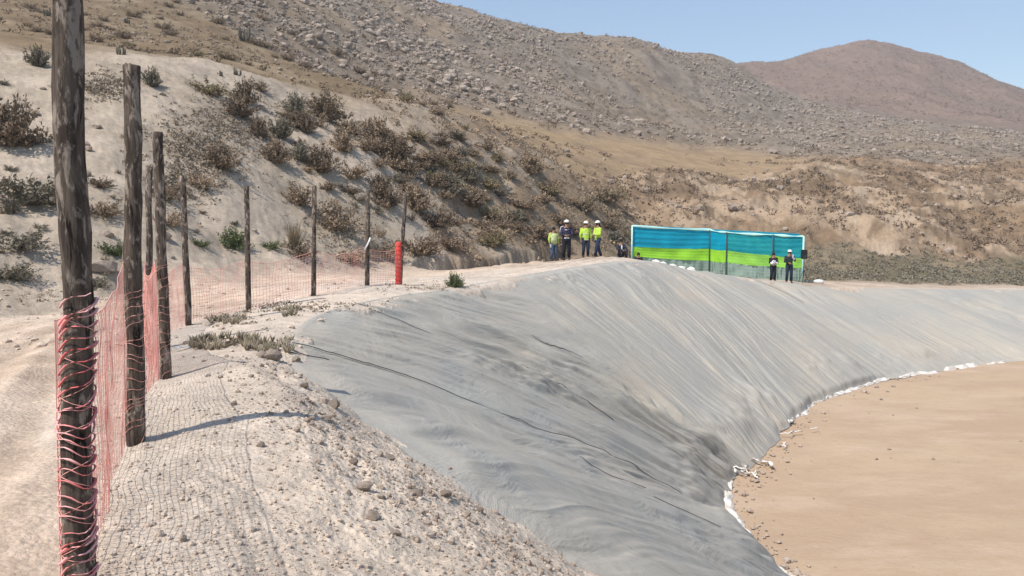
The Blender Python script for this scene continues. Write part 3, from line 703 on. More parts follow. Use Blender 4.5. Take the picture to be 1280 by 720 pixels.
HS = [ # px, base py, width px, height px, form, tone, label
 (15,182,64,66,'round','dark','large dark shrub at the left edge of the picture, high on the sandy bank'),
 (48,84,30,26,'round','grey','small round grey shrub on the bank crest just left of the nearest post'),
 (190,108,28,25,'round','grey','small round grey-green bush on the crest right of the second post'),
 (45,256,84,50,'low','grey','wide grey-green shrub sprawling left of the nearest post'),
 (125,235,30,16,'low','dark','low brown shrub between the two nearest posts, the upper one'),
 (128,270,52,26,'low','dry','brown twiggy shrub between the two nearest posts, above the undercut rock'),
 (14,268,36,22,'spiky','grey','tufted grey plant at the left edge below the large dark shrub'),
 (24,312,66,30,'low','grey','sprawling grey-green shrub low at the left edge of the bank'),
 (10,350,50,28,'low','grey','low grey shrub at the far left near the road'),
 (142,318,36,22,'low','green','small green bush just left of the second post above the road'),
 (118,360,30,20,'low','grey','small shrub at the roadside between the two nearest posts'),
 (290,311,42,28,'round','green','rounded green bush left of the sixth post above the road'),
 (250,309,22,12,'low','green','tiny green plant right of the fifth post on bare sand'),
 (338,310,22,13,'low','green','tiny green plant right of the sixth post'),
 (260,118,46,22,'low','olive','yellow-olive low shrub on the bank crest'),
 (308,128,36,32,'round','dark','dark upright shrub on the crest right of the olive one'),
 (298,146,38,26,'round','dark','dark shrub just below the crest, near the olive one'),
 (326,172,30,28,'round','dark','dark round shrub in mid bank above the sixth post'),
 (371,142,34,26,'round','grey','grey shrub below the crest, left of a broad brown one'),
 (406,150,50,38,'round','dry','broad brown shrub on the bank crest'),
 (384,168,28,28,'round','dark','dark shrub under the broad brown crest shrub'),
 (352,174,34,26,'round','grey','grey-green shrub in the middle of the upper bank'),
 (345,205,36,28,'round','dark','dark shrub halfway up the bank, left of a pair'),
 (376,202,28,24,'round','grey','greyish shrub halfway up the bank beside a large dark one'),
 (400,218,52,36,'round','dark','large dark shrub halfway up the bank above the seventh post'),
 (430,190,34,28,'round','dry','brown shrub between the large dark one and the crest'),
 (442,222,38,24,'low','dry','low dry shrub right of the large dark one halfway up the bank'),
 (470,180,46,34,'round','dry','wide dry brown shrub near the crest above the eighth post'),
 (493,200,44,30,'round','dark','dark brown shrub above the last post'),
 (275,212,48,34,'round','dark','dark shrub amid dead leaves above the fifth post'),
 (250,236,36,24,'low','dry','dry low shrub amid dead leaves near the fifth post'),
 (205,250,34,26,'low','dark','dark low shrub right of the third post top'),
 (210,282,34,24,'low','dry','dry shrub right of the third post at mid height'),
 (372,256,56,30,'sparse','dry','sparse twiggy shrub left of the seventh post'),
 (422,290,62,42,'sparse','dry','wide sparse shrub between the seventh and eighth posts'),
 (368,314,38,34,'spiky','straw','spiky dry tuft left of the seventh post near the road'),
 (372,322,36,22,'low','dark','dark low scrub under the spiky tuft'),
 (481,258,44,34,'round','dark','dark shrub right of the eighth post top'),
 (520,262,50,34,'round','dry','dry shrub right of the last post top'),
 (545,285,44,30,'low','dark','dark shrub above the hollow beside the road'),
 (525,318,56,34,'low','dark','dark scrub added for shade in the hollow of the bank, right of the red roll'),  # this and the next: dark scrub added in place of the undercut's shade
 (560,312,44,26,'low','dark','dark scrub added for shade at the foot of the bank, right of the hollow'),
 (440,326,46,18,'low','dry','reddish dry scrub at the bank foot behind the eighth post'),
 (480,322,40,22,'low','dry','dry scrub at the bank foot behind the last two posts'),
]
for px, py, wp, hp, kd, mk, lab in HS:
    p = onray(px, py, 14, 80); k = p.y/F
    shrub(p, wp*k*1.3, hp*k*1.05, kd, mk, lab, group='shrubs on the sandy bank')
p = onray(566, 359, 17, 30); shrub(p, .60, .45, 'round', 'green', 'small green bush alone at the road edge, right of the red roll')
shrub(p+Vector((.1, .05, 0)), .5, .40, 'low', 'green', 'low sprig of green against the lone roadside bush')
# scattered shrubs of the brown end of the bank, the slope behind and the terrace
def scatter(n, pxr, pyr, dr_, poly_=None, seed=1):
    rr = random.Random(seed); out = []; tries = 0
    while len(out) < n and tries < n*30:
        tries += 1; px = rr.uniform(*pxr); py = rr.uniform(*pyr)
        if poly_ and not poly_(px, py): continue
        p = onray(px, py, *dr_); 
        if p.y >= dr_[1]-.5: continue
        out.append((px, py, p))
    return out
crest = lambda px: np.interp(px, [0, 100, 215, 300, 400, 530, 640, 740, 800], [65, 77, 82, 100, 128, 162, 203, 243, 275])
foot = lambda px: np.interp(px, [0, 100, 300, 500, 620, 700, 790], [378, 366, 335, 323, 316, 312, 312])
for px, py, p in scatter(92, (480, 790), (165, 318), (30, 80), lambda a, b: crest(a)-4 < b < foot(a)-2 and (b-crest(a) < 110 or a > 600), 3):
    k = p.y/F; hw = rs_.uniform(16, 44)*k; mk = rs_.choice(['dark', 'dry', 'dry', 'dark', 'grey', 'dry', 'olive'])
    where = 'lower' if py > 270 else 'upper'
    shrub(p, hw*1.15, hw*rs_.uniform(.3, .55), rs_.choice(['round', 'low', 'round', 'sparse']), mk,
          sized(hw/k, (20, 28, 36, 42))+' '+{'dark': 'dark', 'dry': 'dry brown', 'grey': 'grey-green', 'olive': 'yellowish'}[mk]+' shrub, '+['upper', 'middle', 'lower'][int(np.clip((py-crest(px))/max(1, foot(px)-crest(px))*3, 0, 2))]+' bank, '+land(px), group='scrub at the brown end of the bank'); n_s += 1; DEDUP.append((bpy.data.objects[-1] if False else LAST[0], px))
for px, py, p in scatter(30, (285, 520), (110, 300), (24, 70), lambda a, b: crest(a)+4 < b < crest(a)+60+(a-285)*.5, 6):
    k = p.y/F; hw = rs_.uniform(16, 38)*k; mk = rs_.choice(['dark', 'dry', 'dry', 'dark', 'grey'])
    where = 'above the sixth to eighth posts' if px < 430 else 'above the last two posts'
    shrub(p, hw*1.15, hw*rs_.uniform(.4, .65), rs_.choice(['round', 'low', 'sparse']), mk, sized(hw/k, (18, 24, 30, 35))+' '+{'dark': 'dark', 'dry': 'dry brown', 'grey': 'grey-green'}[mk]+' shrub on pale sand, %d percent down the bank, ' % 0 if False else sized(hw/k, (18, 24, 30, 35))+' '+{'dark': 'dark', 'dry': 'dry brown', 'grey': 'grey-green'}[mk]+' shrub on sand, '+['upper', 'middle', 'lower'][int(np.clip((py-crest(px))/max(1, foot(px)-crest(px))*3, 0, 2))]+' bank, '+land(px), group='small shrubs on the bank '+where); DEDUP.append((LAST[0], px))
for px, py, p in scatter(34, (0, 470), (95, 350), (16, 60), lambda a, b: crest(a)+6 < b < foot(a)-6, 5):
    k = p.y/F; hw = rs_.uniform(9, 20)*k; mk = rs_.choice(['dry', 'grey', 'dry', 'straw'])
    shrub(p, hw, hw*.5, rs_.choice(['low', 'sparse']), mk, 'small %s tuft on bare sand, %s, %s' % ({'dry': 'dry brown', 'grey': 'grey-green', 'straw': 'straw-coloured'}[mk], 'upper bank' if py < (crest(px)+foot(px))/2 else 'lower bank', land(px)), group='small tufts on the sandy bank'); DEDUP.append((LAST[0], px))
for px, py, p in scatter(70, (0, 620), (0, 165), (55, 130), lambda a, b: b < crest(a)-4, 7):
    k = p.y/F; hw = rs_.uniform(8, 20)*k; mk = rs_.choice(['dark', 'dry', 'dry', 'olive'])
    shrub(p, hw*1.2, hw*.6, 'low', mk, 'small %s shrub on the %s brown slope, %s' % ({'dry': 'dry brown', 'dark': 'dark', 'olive': 'yellowish'}[mk], 'lower' if py > crest(px)-35 else 'upper', land(px)), group='low shrubs on the brown slope'); DEDUP.append((LAST[0], px))
# cacti
cactM = mat('cactus_skin', (.085, .08, .055), .8, (10, (.14, .12, .09)), (40, .5, .02))
for px, py, hp, lab in ((150, 68, 16, 'leftmost cactus clump on the brown slope, above the second post'), (276, 95, 12, 'cactus clump on the crest skyline left of a taller pair'), (296, 94, 12, 'cactus clump just right of its neighbour on the bank crest'),
                    (305, 52, 22, 'tallest cactus clump, high on the brown slope'), (60, 20, 14, 'cactus clump high on the slope left of the nearest post'), (160, 30, 10, 'small cactus near the top of the picture above the second post'), (984, 232, 12, 'dark cactus clump on top of the terrace bank')):
    p = onray(px, py, 40, 140); k = p.y/F; bm = bmesh.new(); rr = random.Random(px)
    for q in range(7):
        a = rr.uniform(0, 6.28); r_ = rr.uniform(0, .35)*hp*k; hh = hp*k*rr.uniform(.45, .85); b = Vector((math.cos(a)*r_, math.sin(a)*r_, -.1)); tl = Vector((math.cos(a), math.sin(a), 0))*hh*.15
        th = hp*k*.07
        tube(bm, [b, b+Vector((0, 0, hh*.4))+tl, b+Vector((0, 0, hh*.85))+tl, b+Vector((0, 0, hh))+tl], [th*.8, th, th*.95, th*.4], 9)
    o = fin('cactus', bm, cactM, loc=p); tag(o, lab, 'cactus', 'cactus clumps on the slopes')
# far scrub that nobody could count
def clumps(name, P, sizes, m, label, nq=16, seed=2, flat=.6):
    rn = np.random.RandomState(seed); P = np.array(P); N = len(P); sizes = np.array(sizes)
    dirs = rn.randn(N, nq, 3); dirs /= np.linalg.norm(dirs, axis=2, keepdims=True); rad = rn.rand(N, nq, 1)**.5
    c = dirs*rad; c[..., 2] = np.abs(c[..., 2])*flat*1.3; c = P[:, None]+c*sizes[:, None, None]
    a = rn.randn(N, nq, 3); a /= np.linalg.norm(a, axis=2, keepdims=True); b = np.cross(a, rn.randn(N, nq, 3)); b /= np.linalg.norm(b, axis=2, keepdims=True)
    l = sizes[:, None, None]*rn.uniform(.12, .3, (N, nq, 1)); a = a*l; b = b*l*.6
    Q = np.stack([c-a, c+b, c+a, c-b], 2).reshape(-1, 4, 3)
    o = quads_obj(name, Q, m); tag(o, label, 'scrub', kind='stuff'); return o
def world_scatter(n, cls, dmin, dmax, tr=(-.75, .75), seed=3, power=1.2, thr=.4, clump=None):
    rn = np.random.RandomState(seed); t = rn.uniform(*tr, n*6); u = rn.rand(n*6)
    d = (dmin**power+u*(dmax**power-dmin**power))**(1/power); x = t*d
    cw = classes(t, np.log(d), x, d); wgt = sum(cw[:, c] for c in cls); keep = wgt > thr
    if clump: keep &= (fbm(x, d, clump[0], 4, .6, clump[2]) > clump[1])
    x, d = x[keep][:n], d[keep][:n]
    return [Vector((a, b, H(a, b))) for a, b in zip(x, d)]
rn = np.random.RandomState(9)
P = world_scatter(9000, (ROCK,), 95, 380, seed=3); clumps('far_scrub', [tuple(p) for p in P], rn.uniform(.25, 1.0, len(P)), leafM['dark'], 'brown low scrub dotting the rocky hillside')
P = world_scatter(420, (TAN,), 78, 175, seed=33, clump=(22, .0, 12)); clumps('field_scrub', [tuple(p) for p in P], rn.uniform(.2, .8, len(P)), leafM['dry'], 'sparse scrub dotting the tan field', 22)
P = world_scatter(1500, (BROWN,), 48, 120, seed=4); clumps('slope_scrub', [tuple(p) for p in P], rn.uniform(.15, .5, len(P)), leafM['dry'], 'thin dry scrub and grass on the brown slope')
P = world_scatter(4200, (TERR,), 76, 200, seed=5, clump=(9, .05, 77)); clumps('terrace_scrub', [tuple(p) for p in P], rn.uniform(.15, .75, len(P)), leafM['dark'], 'patchy brown scrub on the eroded terrace bank')
P = world_scatter(3200, (STRIP,), 62, 79, seed=6, tr=(.1, .8), thr=.5); clumps('foot_scrub', [tuple(p) for p in P], rn.uniform(.15, .45, len(P)), leafM['grey'], 'dark brush strip along the foot of the terrace', 14)
P = world_scatter(900, (BBANK,), 38, 68, seed=12); clumps('bank_undergrowth', [tuple(p) for p in P], rn.uniform(.15, .5, len(P)), leafM['dry'], 'brown dry undergrowth between the bank shrubs', 18)
P = world_scatter(3000, (MOUNT,), 380, 620, seed=13); clumps('mountain_scrub', [tuple(p) for p in P], rn.uniform(.5, 1.6, len(P)), leafM['dark'], 'specks of scrub on the far mountain', 8)
# dead leaf litter on the bank
litM = mat('dead_leaves', (.20, .155, .11), .9, (3, (.34, .28, .21)))
lp = []
rr = random.Random(4)
for cx, cy, sx_, sy_, n_ in ((250, 190, 75, 60, 700), (130, 110, 40, 22, 200), (300, 150, 60, 40, 300), (430, 285, 60, 35, 250), (215, 235, 30, 25, 120), (560, 260, 50, 40, 200)):
    for _ in range(n_):
        px = rr.gauss(cx, sx_*.45); py = rr.gauss(cy, sy_*.45)
        if crest(px)+3 < py < foot(px)-4:
            p = onray(px, py, 18, 70)
            if p.y < 60: lp.append(tuple(p))
o = clumps('leaf_litter', lp, np.full(len(lp), .22), litM, 'curled dead leaves and twigs strewn over the sandy bank', 12, 8, .35)
# roadside twigs
lp = []
for cx, cy, sx_, sy_, n_ in ((370, 385, 70, 8, 120), (290, 398, 40, 8, 60), (530, 360, 60, 6, 60), (60, 372, 90, 8, 60), (420, 332, 90, 7, 90)):
    for _ in range(n_):
        px = rr.gauss(cx, sx_*.5); py = rr.gauss(cy, sy_*.5); p = onray(px, py, 8, 40); 
        if p.y < 38: lp.append(tuple(p))
clumps('roadside_litter', lp, np.full(len(lp), .10), litM, 'dry twigs and leaf scraps along both road edges', 9, 18, .3)
# creeping succulents
succM = mat('succulent_leaf', (.17, .145, .095), .8, (6, (.27, .225, .16)))
stemM = mat('dry_stem', (.22, .17, .12), .9)
def succulent(px0, px1, py, d0, n_, label, wpx=8):
    c = onray((px0+px1)/2, py, d0, d0+8)
    bl = bmesh.new(); rr = random.Random(int(px0)); pp = []
    for i in range(n_): pp.append(onray(rr.uniform(px0, px1), py+rr.uniform(-wpx, wpx), d0, d0+8)-c)
    pp.sort(key=lambda p: p.x)
    tube(bl, [p+Vector((0, 0, .015)) for p in pp], .006, 5, mi=1)
    for p in pp:
        for q in range(9):
            a = rr.uniform(0, 6.28); hh = rr.uniform(.05, .12); tip = p+Vector((math.cos(a)*hh*.5, math.sin(a)*hh*.5, hh))
            tube(bl, [p, p.lerp(tip, .5)+Vector((0, 0, -.005)), tip], [.005, .009, .002], 5)
    o = fin('creeping_succulent', bl, [succM, stemM], loc=c); tag(o, label, 'plant', 'creeping succulents at the road edge')
succulent(238, 322, 431, 9, 62, 'long creeping succulent with upright grey leaves right of the third post')
succulent(322, 366, 436, 9, 34, 'darker tuft of succulent at the liner corner among stones')
succulent(262, 300, 403, 12, 20, 'small creeping succulent at the road edge right of the fifth post', 4)
succulent(345, 372, 392, 13, 16, 'scraggly plant on the soil between the sixth and seventh posts', 5)

# ------------------------------------------------------------------ rocks
rockM = mat('pale_rock', (.40, .33, .27), .95, (1.2, (.25, .20, .155)), (6, .8, .08), var=.2)
earthM = mat('earth_clod', (.42, .345, .28), .98, (9, (.30, .235, .185)), (30, .8, .02), var=.2)
rprot = []
for s_ in range(7):
    bm = bmesh.new(); vs = ball(bm, (0, 0, 0), (1, 1, 1), 2); rr = random.Random(s_)
    pl = [(rvec(rr), rr.uniform(.5, .85)) for _ in range(9)]
    for v_ in bm.verts:
        for n_, dd in pl:
            q = v_.co.dot(n_)
            if q > dd: v_.co -= n_*(q-dd)
        v_.co *= 1+.08*mnoise.noise(v_.co*2+Vector((s_, 0, 0)))
    me = bpy.data.meshes.new('rock'); bm.to_mesh(me); bm.free(); rprot.append(me)
rp2 = []
for me in rprot:
    me.polygons.foreach_set('use_smooth', [False]*len(me.polygons)); a = me.copy(); me.materials.append(rockM); a.materials.append(earthM); rp2.append(a)
def rock(p, s, lab, group=None, earth=False, flat=.7):
    o = bpy.data.objects.new('rock', rs_.choice(rp2 if earth else rprot)); COL.objects.link(o); o.location = p+Vector((0, 0, s*flat*.18)); o.scale = (s/2*rs_.uniform(.8, 1.2), s/2*rs_.uniform(.7, 1.1), s/2*flat); o.rotation_euler = (rs_.uniform(-.2, .2), rs_.uniform(-.2, .2), rs_.uniform(0, 6.3))
    tag(o, lab, 'rock', group); return o
# boulders: sample, rank by apparent size, 290 as things and the rest as one object
P = world_scatter(15000, (ROCK,), 92, 370, seed=21, power=1.3, thr=.45, clump=(30, -.16, 88))
P += world_scatter(4200, (ROCK,), 92, 260, (-.36, .05), seed=23, power=1.2, thr=.4, clump=(18, -.05, 89))
P += world_scatter(250, (ROCK, BROWN), 55, 120, (-.5, .1), seed=22, thr=.5)
sz = np.array([min(.6 if p.y < 105 else 2.0, (.17+.0015*p.y)*(1-rs_.random())**-.40) for p in P])
def seen(p):
    a, b = toimg(p); return 0 < a < 1280 and 0 < b < 720
rank = np.argsort([-s_/p.y*(1 if seen(p) else .01) for s_, p in zip(sz, P)])
gname = 'boulders on the rocky hillside'
def hillwhere(p):
    px = p.x/p.y*1000+640
    return 'left of the picture' if px < 420 else 'upper centre' if px < 700 else 'right, below the mountain'
for i in rank[:230]:
    wh = hillwhere(P[i])
    ix, iy = toimg(P[i]); hb = ['just under the skyline', 'high on the hill', 'upper hillside', 'mid hillside', 'lower hillside', 'foot of the hill'][int(np.clip((iy-max(0, np.interp(ix, [510, 700, 870, 1085], [0, 51, 74, 110])))/28, 0, 5))]
    ob = rock(P[i], sz[i], '%s boulder, %s, %s' % (sized(sz[i]/P[i].y*F, (5, 7, 9, 12)), hb, land(ix)), gname); DEDUP.append((ob, ix))
rest = rank[230:]
base = np.array([tuple(v_.co) for v_ in rprot[0].vertices]); 
bm = bmesh.new(); ball(bm, (0, 0, 0), (1, 1, 1), 1); bm.verts.ensure_lookup_table()
bv = np.array([tuple(v_.co) for v_ in bm.verts]); bf = np.array([[v_.index for v_ in f.verts] for f in bm.faces]); bm.free()
def rubble(name, P, sz, m, label, seed, cat='rocks', flat=.7, sink=.1):
    rn = np.random.RandomState(seed); N = len(P); P = np.array([tuple(p) for p in P]); sz = np.asarray(sz)
    V = bv[None]*(1+rn.uniform(-.28, .22, (N, len(bv), 1))); an = rn.uniform(0, 6.28, N); sc = rn.uniform(.7, 1.3, (N, 1, 3))*np.array([1, 1, flat])
    V = V*sc*sz[:, None, None]/2; c, s_ = np.cos(an)[:, None], np.sin(an)[:, None]; x = V[..., 0]*c-V[..., 1]*s_; y = V[..., 0]*s_+V[..., 1]*c
    V = np.stack([x, y, V[..., 2]], -1)+P[:, None]+np.array([0, 0, 1])*(sz*sink)[:, None, None]
    Fc = (bf[None]+(np.arange(N)*len(bv))[:, None, None]).reshape(-1, 3)
    o = mesh_np(name, V.reshape(-1, 3), Fc, m, False); return tag(o, label, cat, kind='stuff')
rubble('hillside_rocks', [P[i] for i in rest], [sz[i] for i in rest], rockM, 'countless smaller pale rocks covering the hillside', 31)
P = world_scatter(1700, (TERR,), 76, 150, seed=55, clump=(8, .0, 14)); rubble('terrace_rocks', P, [min(1.1, .14*(1-rs_.random())**-.5) for _ in P], rockM, 'pale rubble on the eroded terrace bank', 56)
P = world_scatter(260, (TAN,), 85, 150, seed=57, clump=(14, .1, 15)); rubble('field_rocks', P, [min(.9, .2*(1-rs_.random())**-.4) for _ in P], rockM, 'few pale rocks on the tan field', 58)
# near stones
def near_scatter(n, seed, fn, pxr, pyr):
    rr = random.Random(seed); out = []
    while len(out) < n:
        px, py = rr.uniform(*pxr), rr.uniform(*pyr)
        if rr.random() > fn(px, py): continue
        out.append(onray(px, py, 2.2, 14))
    return out
edge_px = lambda py: np.interp(py, [440, 490, 540, 604, 662, 722], [362, 400, 470, 568, 648, 733])
def dens(px, py):
    e = edge_px(py)
    if px > e+12: return 0
    return .03+.9*math.exp(-((px-(e-50))/55)**2)
P = near_scatter(2600, 4, dens, (180, 800), (445, 745)); rr = random.Random(8)
rubble('gravel', P, [min(.048, .008*(1-rr.random())**-.5) for _ in P], earthM, 'loose gravel and crumbs of earth on the near bank', 41, 'gravel', .8, .2)
stoneM = mat('pale_gravel', (.52, .43, .34), .95, (9, (.42, .33, .26)), var=0)
P = near_scatter(5200, 14, lambda a, b: .8 if a < edge_px(b)+4 else 0, (120, 800), (445, 745))
rubble('pale_gravel', P, [min(.030, .006*(1-rr.random())**-.5) for _ in P], stoneM, 'fine pale gravel strewn over the near soil', 43, 'gravel', .8, .15)
P = [onray(rr.uniform(0, 500), rr.uniform(350, 440), 9, 28) for _ in range(900)]
rubble('road_gravel', P, [min(.12, .02*(1-rr.random())**-.6) for _ in P], stoneM, 'scattered pebbles on the dirt road', 44, 'gravel', .6, .1)
for px, py, s_, lab in ((561, 590, .13, 'largest brown clod lying on the liner edge'), (575, 598, .075, 'smaller brown clod touching the largest one at the liner edge'), (457, 612, .12, 'dark clod on the near bank'),
    (441, 581, .09, 'rounded brown clod in the middle of the near bank'), (465, 648, .12, 'bluish stone low on the near bank'), (495, 670, .08, 'small clod near the bottom of the bank'), (310, 431, .0, ''),
    (338, 449, .26, 'angular brown rock below the succulents, by the liner corner'), (352, 433, .22, 'rock at the foot of the dark succulent tuft'), (326, 446, .16, 'small rock left of the angular brown one'), (370, 452, .12, 'small rock at the very corner of the liner'),
    (380, 484, .10, 'flat clod on the soil just left of the liner'), (418, 510, .13, 'dark crumbly clod where soil meets liner'), (407, 505, .09, 'little clod beside the dark crumbly one'), (408, 525, .08, 'clod above the end of the post shadow'), (325, 558, .07, 'lone small stone on smooth soil right of the shadow line'),
    (520, 620, .11, 'brown clod halfway along the soil edge'), (556, 622, .10, 'reddish clod on the soil edge below the largest one'), (600, 640, .09, 'clod on the lower soil edge'), (487, 574, .08, 'pebble-like clod near the soil edge'), (521, 677, .06, 'small dark stone near the bottom of the picture')):
    if s_: rock(onray(px, py, 2.5, 14), s_, lab, 'clods and stones on the near bank', True)
for px, py, s_, lab in ((128, 342, .8, 'undercut slab of hardened earth between the two nearest posts'), (135, 296, .5, 'dark ledge of earth above the undercut slab'), (205, 300, .6, 'pale rock behind the third post'), (533, 212, 1.0, 'pale rock near the crest of the bank above the last post'), (448, 252, .9, 'round pale rock left of the eighth post'), (545, 180, .9, 'pale slab on the bank crest among shrubs'), (570, 305, 1.0, 'pale slab sliding down the foot of the bank'), (45, 145, .5, 'small pale stone right of the large dark shrub')):
    rock(onray(px, py, 14, 70), s_, lab, 'rocks on the sandy bank', px < 200, .6)
for px, py, p in scatter(26, (0, 460), (100, 365), (16, 60), lambda a, b: crest(a)+6 < b < foot(a)+2, 15):
    rock(p, rs_.uniform(.15, .4), 'small stone lying on bare sand, %s, %s' % ('upper bank' if py < (crest(px)+foot(px))/2 else 'lower bank', land(px)), 'small stones on the sandy bank', rs_.random() < .5); DEDUP.append((bpy.context.scene.collection.objects[-1], px))
# litter scraps
paperM = mat('white_scrap', (.82, .82, .80), .7)
def scrap(px, py, d0, s_, lab, seed):
    p = onray(px, py, d0, d0+9); bm = bmesh.new(); n_ = 6; g = [[None]*n_ for _ in range(n_)]
    for i in range(n_):
        for j in range(n_): g[i][j] = bm.verts.new((s_*(i/5-.5), s_*.5*(j/5-.5), .02+s_*.25*abs(mnoise.noise((i*.6+seed, j*.6, 0)))))
    for i in range(n_-1):
        for j in range(n_-1): bm.faces.new((g[i][j], g[i+1][j], g[i+1][j+1], g[i][j+1]))
    bmesh.ops.solidify(bm, geom=bm.faces[:], thickness=.004)
    o = fin('plastic_scrap', bm, paperM, loc=p, smooth=True); o.rotation_euler = (0, 0, seed*.7); tag(o, lab, 'litter')
scrap(232, 437, 8, .26, 'crumpled white scrap right of the third post', 1); scrap(366, 441, 8, .09, 'tiny white scrap by the liner corner', 2); scrap(377, 491, 6, .05, 'speck of white plastic on the soil edge', 3)
P = []
for _ in range(500):
    k_ = rr.randrange(u_of(5), u_of(20)); q = toec[k_]; P.append(Vector((q[0]+rr.gauss(.25, .35), q[1]-rr.gauss(.1, .35), FLOOR+.03)))
rubble('toe_debris', P, [min(.22, .035*(1-rr.random())**-.55) for _ in P], earthM, 'crumbs of soil along the foot of the liner', 47, 'debris', .6, .1)
P = [Vector((rr.uniform(5, 40), rr.uniform(14, 42), FLOOR+.03)) for _ in range(500)]
rubble('floor_pebbles', P, [min(.12, .02*(1-rr.random())**-.5) for _ in P], earthM, 'sparse crumbs of soil on the pit floor', 48, 'debris', .6, .1)
# torn white shreds at the foot of the liner
def shred(px, py, L_, wd, rz, seed, lab):
    t, s = ts(px, py); d = FLOOR/s; c = Vector((t*d, d, FLOOR+.06)); bm = bmesh.new(); P = []
    for i in range(14):
        f = i/13-.5; P.append(Vector((f*L_, .3*L_*mnoise.noise((f*3+seed, 0, 0)), .08+.16*abs(mnoise.noise((f*4+seed, 5, 0))))))
    tube(bm, P, [(wd*.5*(.4+.9*abs(mnoise.noise((i*.5+seed, 2, 2)))), .02) for i in range(14)], 7)
    o = fin('torn_strip', bm, hemM, loc=c); o.rotation_euler = (0, 0, rz); tag(o, lab, 'fabric strip', 'torn white strips at the foot of the liner')
for a in ((925, 592, .7, .16, .6, 1, 'torn white strip standing off the hem at the bend of the liner'), (950, 583, .9, .28, 2.4, 2, 'broad torn white strip lying on the pit floor by the bend'), (944, 600, .5, .14, 1.2, 3, 'short white strip below the broad one on the pit floor'), (934, 597, .4, .08, 2.6, 9, 'thin white thread of fabric just inside the bend'),
          (980, 562, .5, .10, 1.3, 4, 'small white shred at the foot of the slope above the bend'), (990, 546, .9, .12, .5, 5, 'thin curled white strip on the pit floor edge'), (988, 531, .7, .24, .9, 6, 'crumpled white strip where the far hem begins'), (1018, 541, .3, .08, .3, 7, 'tiny white shred alone on the tan floor')): shred(*a)

# ------------------------------------------------------------------ tarp enclosure
EN = empty('tarp_enclosure', pt(790, 322, 50)); e0 = EN.location.copy()
tag(EN, 'long fabric enclosure banded turquoise and lime green with grey skirt', 'tarp enclosure')
def tarpmat(name, c, c2, tr=.25):
    m = mat(name, c, .6, (1.3, c2), (9, .7, .05), spec=.3); t = m.node_tree; b = t.nodes['Principled BSDF']; out = t.nodes['Material Output']
    tl = t.nodes.new('ShaderNodeBsdfTranslucent'); tl.inputs[0].default_value = (*c, 1); mx = t.nodes.new('ShaderNodeMixShader'); mx.inputs[0].default_value = tr
    t.links.new(b.outputs[0], mx.inputs[1]); t.links.new(tl.outputs[0], mx.inputs[2]); t.links.new(mx.outputs[0], out.inputs[0]); return m
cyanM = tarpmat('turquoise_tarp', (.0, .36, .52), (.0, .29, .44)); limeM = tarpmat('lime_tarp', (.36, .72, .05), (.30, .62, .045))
cyan2 = tarpmat('shaded_turquoise_tarp', (.01, .30, .33), (.0, .24, .30)); lime2 = tarpmat('shaded_lime_tarp', (.30, .62, .08), (.24, .52, .08))  # darker copies for the right-hand walls, their shade put into the colour
edgeM = mat('pale_tarp_edge', (.35, .68, .74), .6, (2, (.5, .75, .62))); skirtM = tarpmat('grey_green_skirt', (.34, .44, .38), (.27, .36, .31), .3); poleM = mat('dark_pole', (.05, .08, .09), .6)
# corner points: px, top, band, lower, ground, distance
EC = [(790, 283, 308, 320, 334, 50), (887, 288, 311, 326, 341, 50.5), (908, 291, 313, 328, 344, 49), (966, 294, 319, 333, 350, 46.8), (1004, 296, 323, 335, 352, 45.8)]
def wall(i, M1, M2, seed, M3=skirtM):
    a, b = EC[i], EC[i+1]; N = 36
    for (r0, r1, m, nm) in ((1, 2, M1, 'upper_band'), (2, 3, M2, 'lower_band'), (3, 4, M3, 'skirt')):
        rows = []
        for q in range(15):
            g = q/14; row = []
            for k in range(N+1):
                f = k/N; px = a[0]+(b[0]-a[0])*f; d = a[5]+(b[5]-a[5])*f
                y0 = a[r0]+(b[r0]-a[r0])*f; y1 = a[r1]+(b[r1]-a[r1])*f
                sag = 1.6*math.sin(math.pi*f)*(1 if r0 == 1 else .6)
                y0 += sag*(1 if r0 > 1 else .5); y1 += sag if r1 < 4 else 0
                p = pt(px, y0+(y1-y0)*g, d)
                fold_ = .055*math.sin(math.pi*((g*4.0+f*.25+seed) % 1))*(1 if r0 == 1 else .4)+.10*mnoise.noise((f*5+seed, g*1.2, r0))+(.06*math.sin(f*60+3*math.sin(f*9)) if r0 == 3 else 0)
                p.y += fold_+(.012 if r0 == 2 else .03 if r0 == 3 else 0); p -= e0; row.append(p)
            rows.append(row)
        V = np.array([[tuple(p) for p in r_] for r_ in rows])
        o = mesh_np(nm, V.reshape(-1, 3), grid_faces(15, N+1), m, True, parent=EN)
wall(0, cyanM, limeM, 0.0); wall(1, cyanM, limeM, .3); wall(2, cyan2, lime2, .6); wall(3, cyan2, lime2, .15)
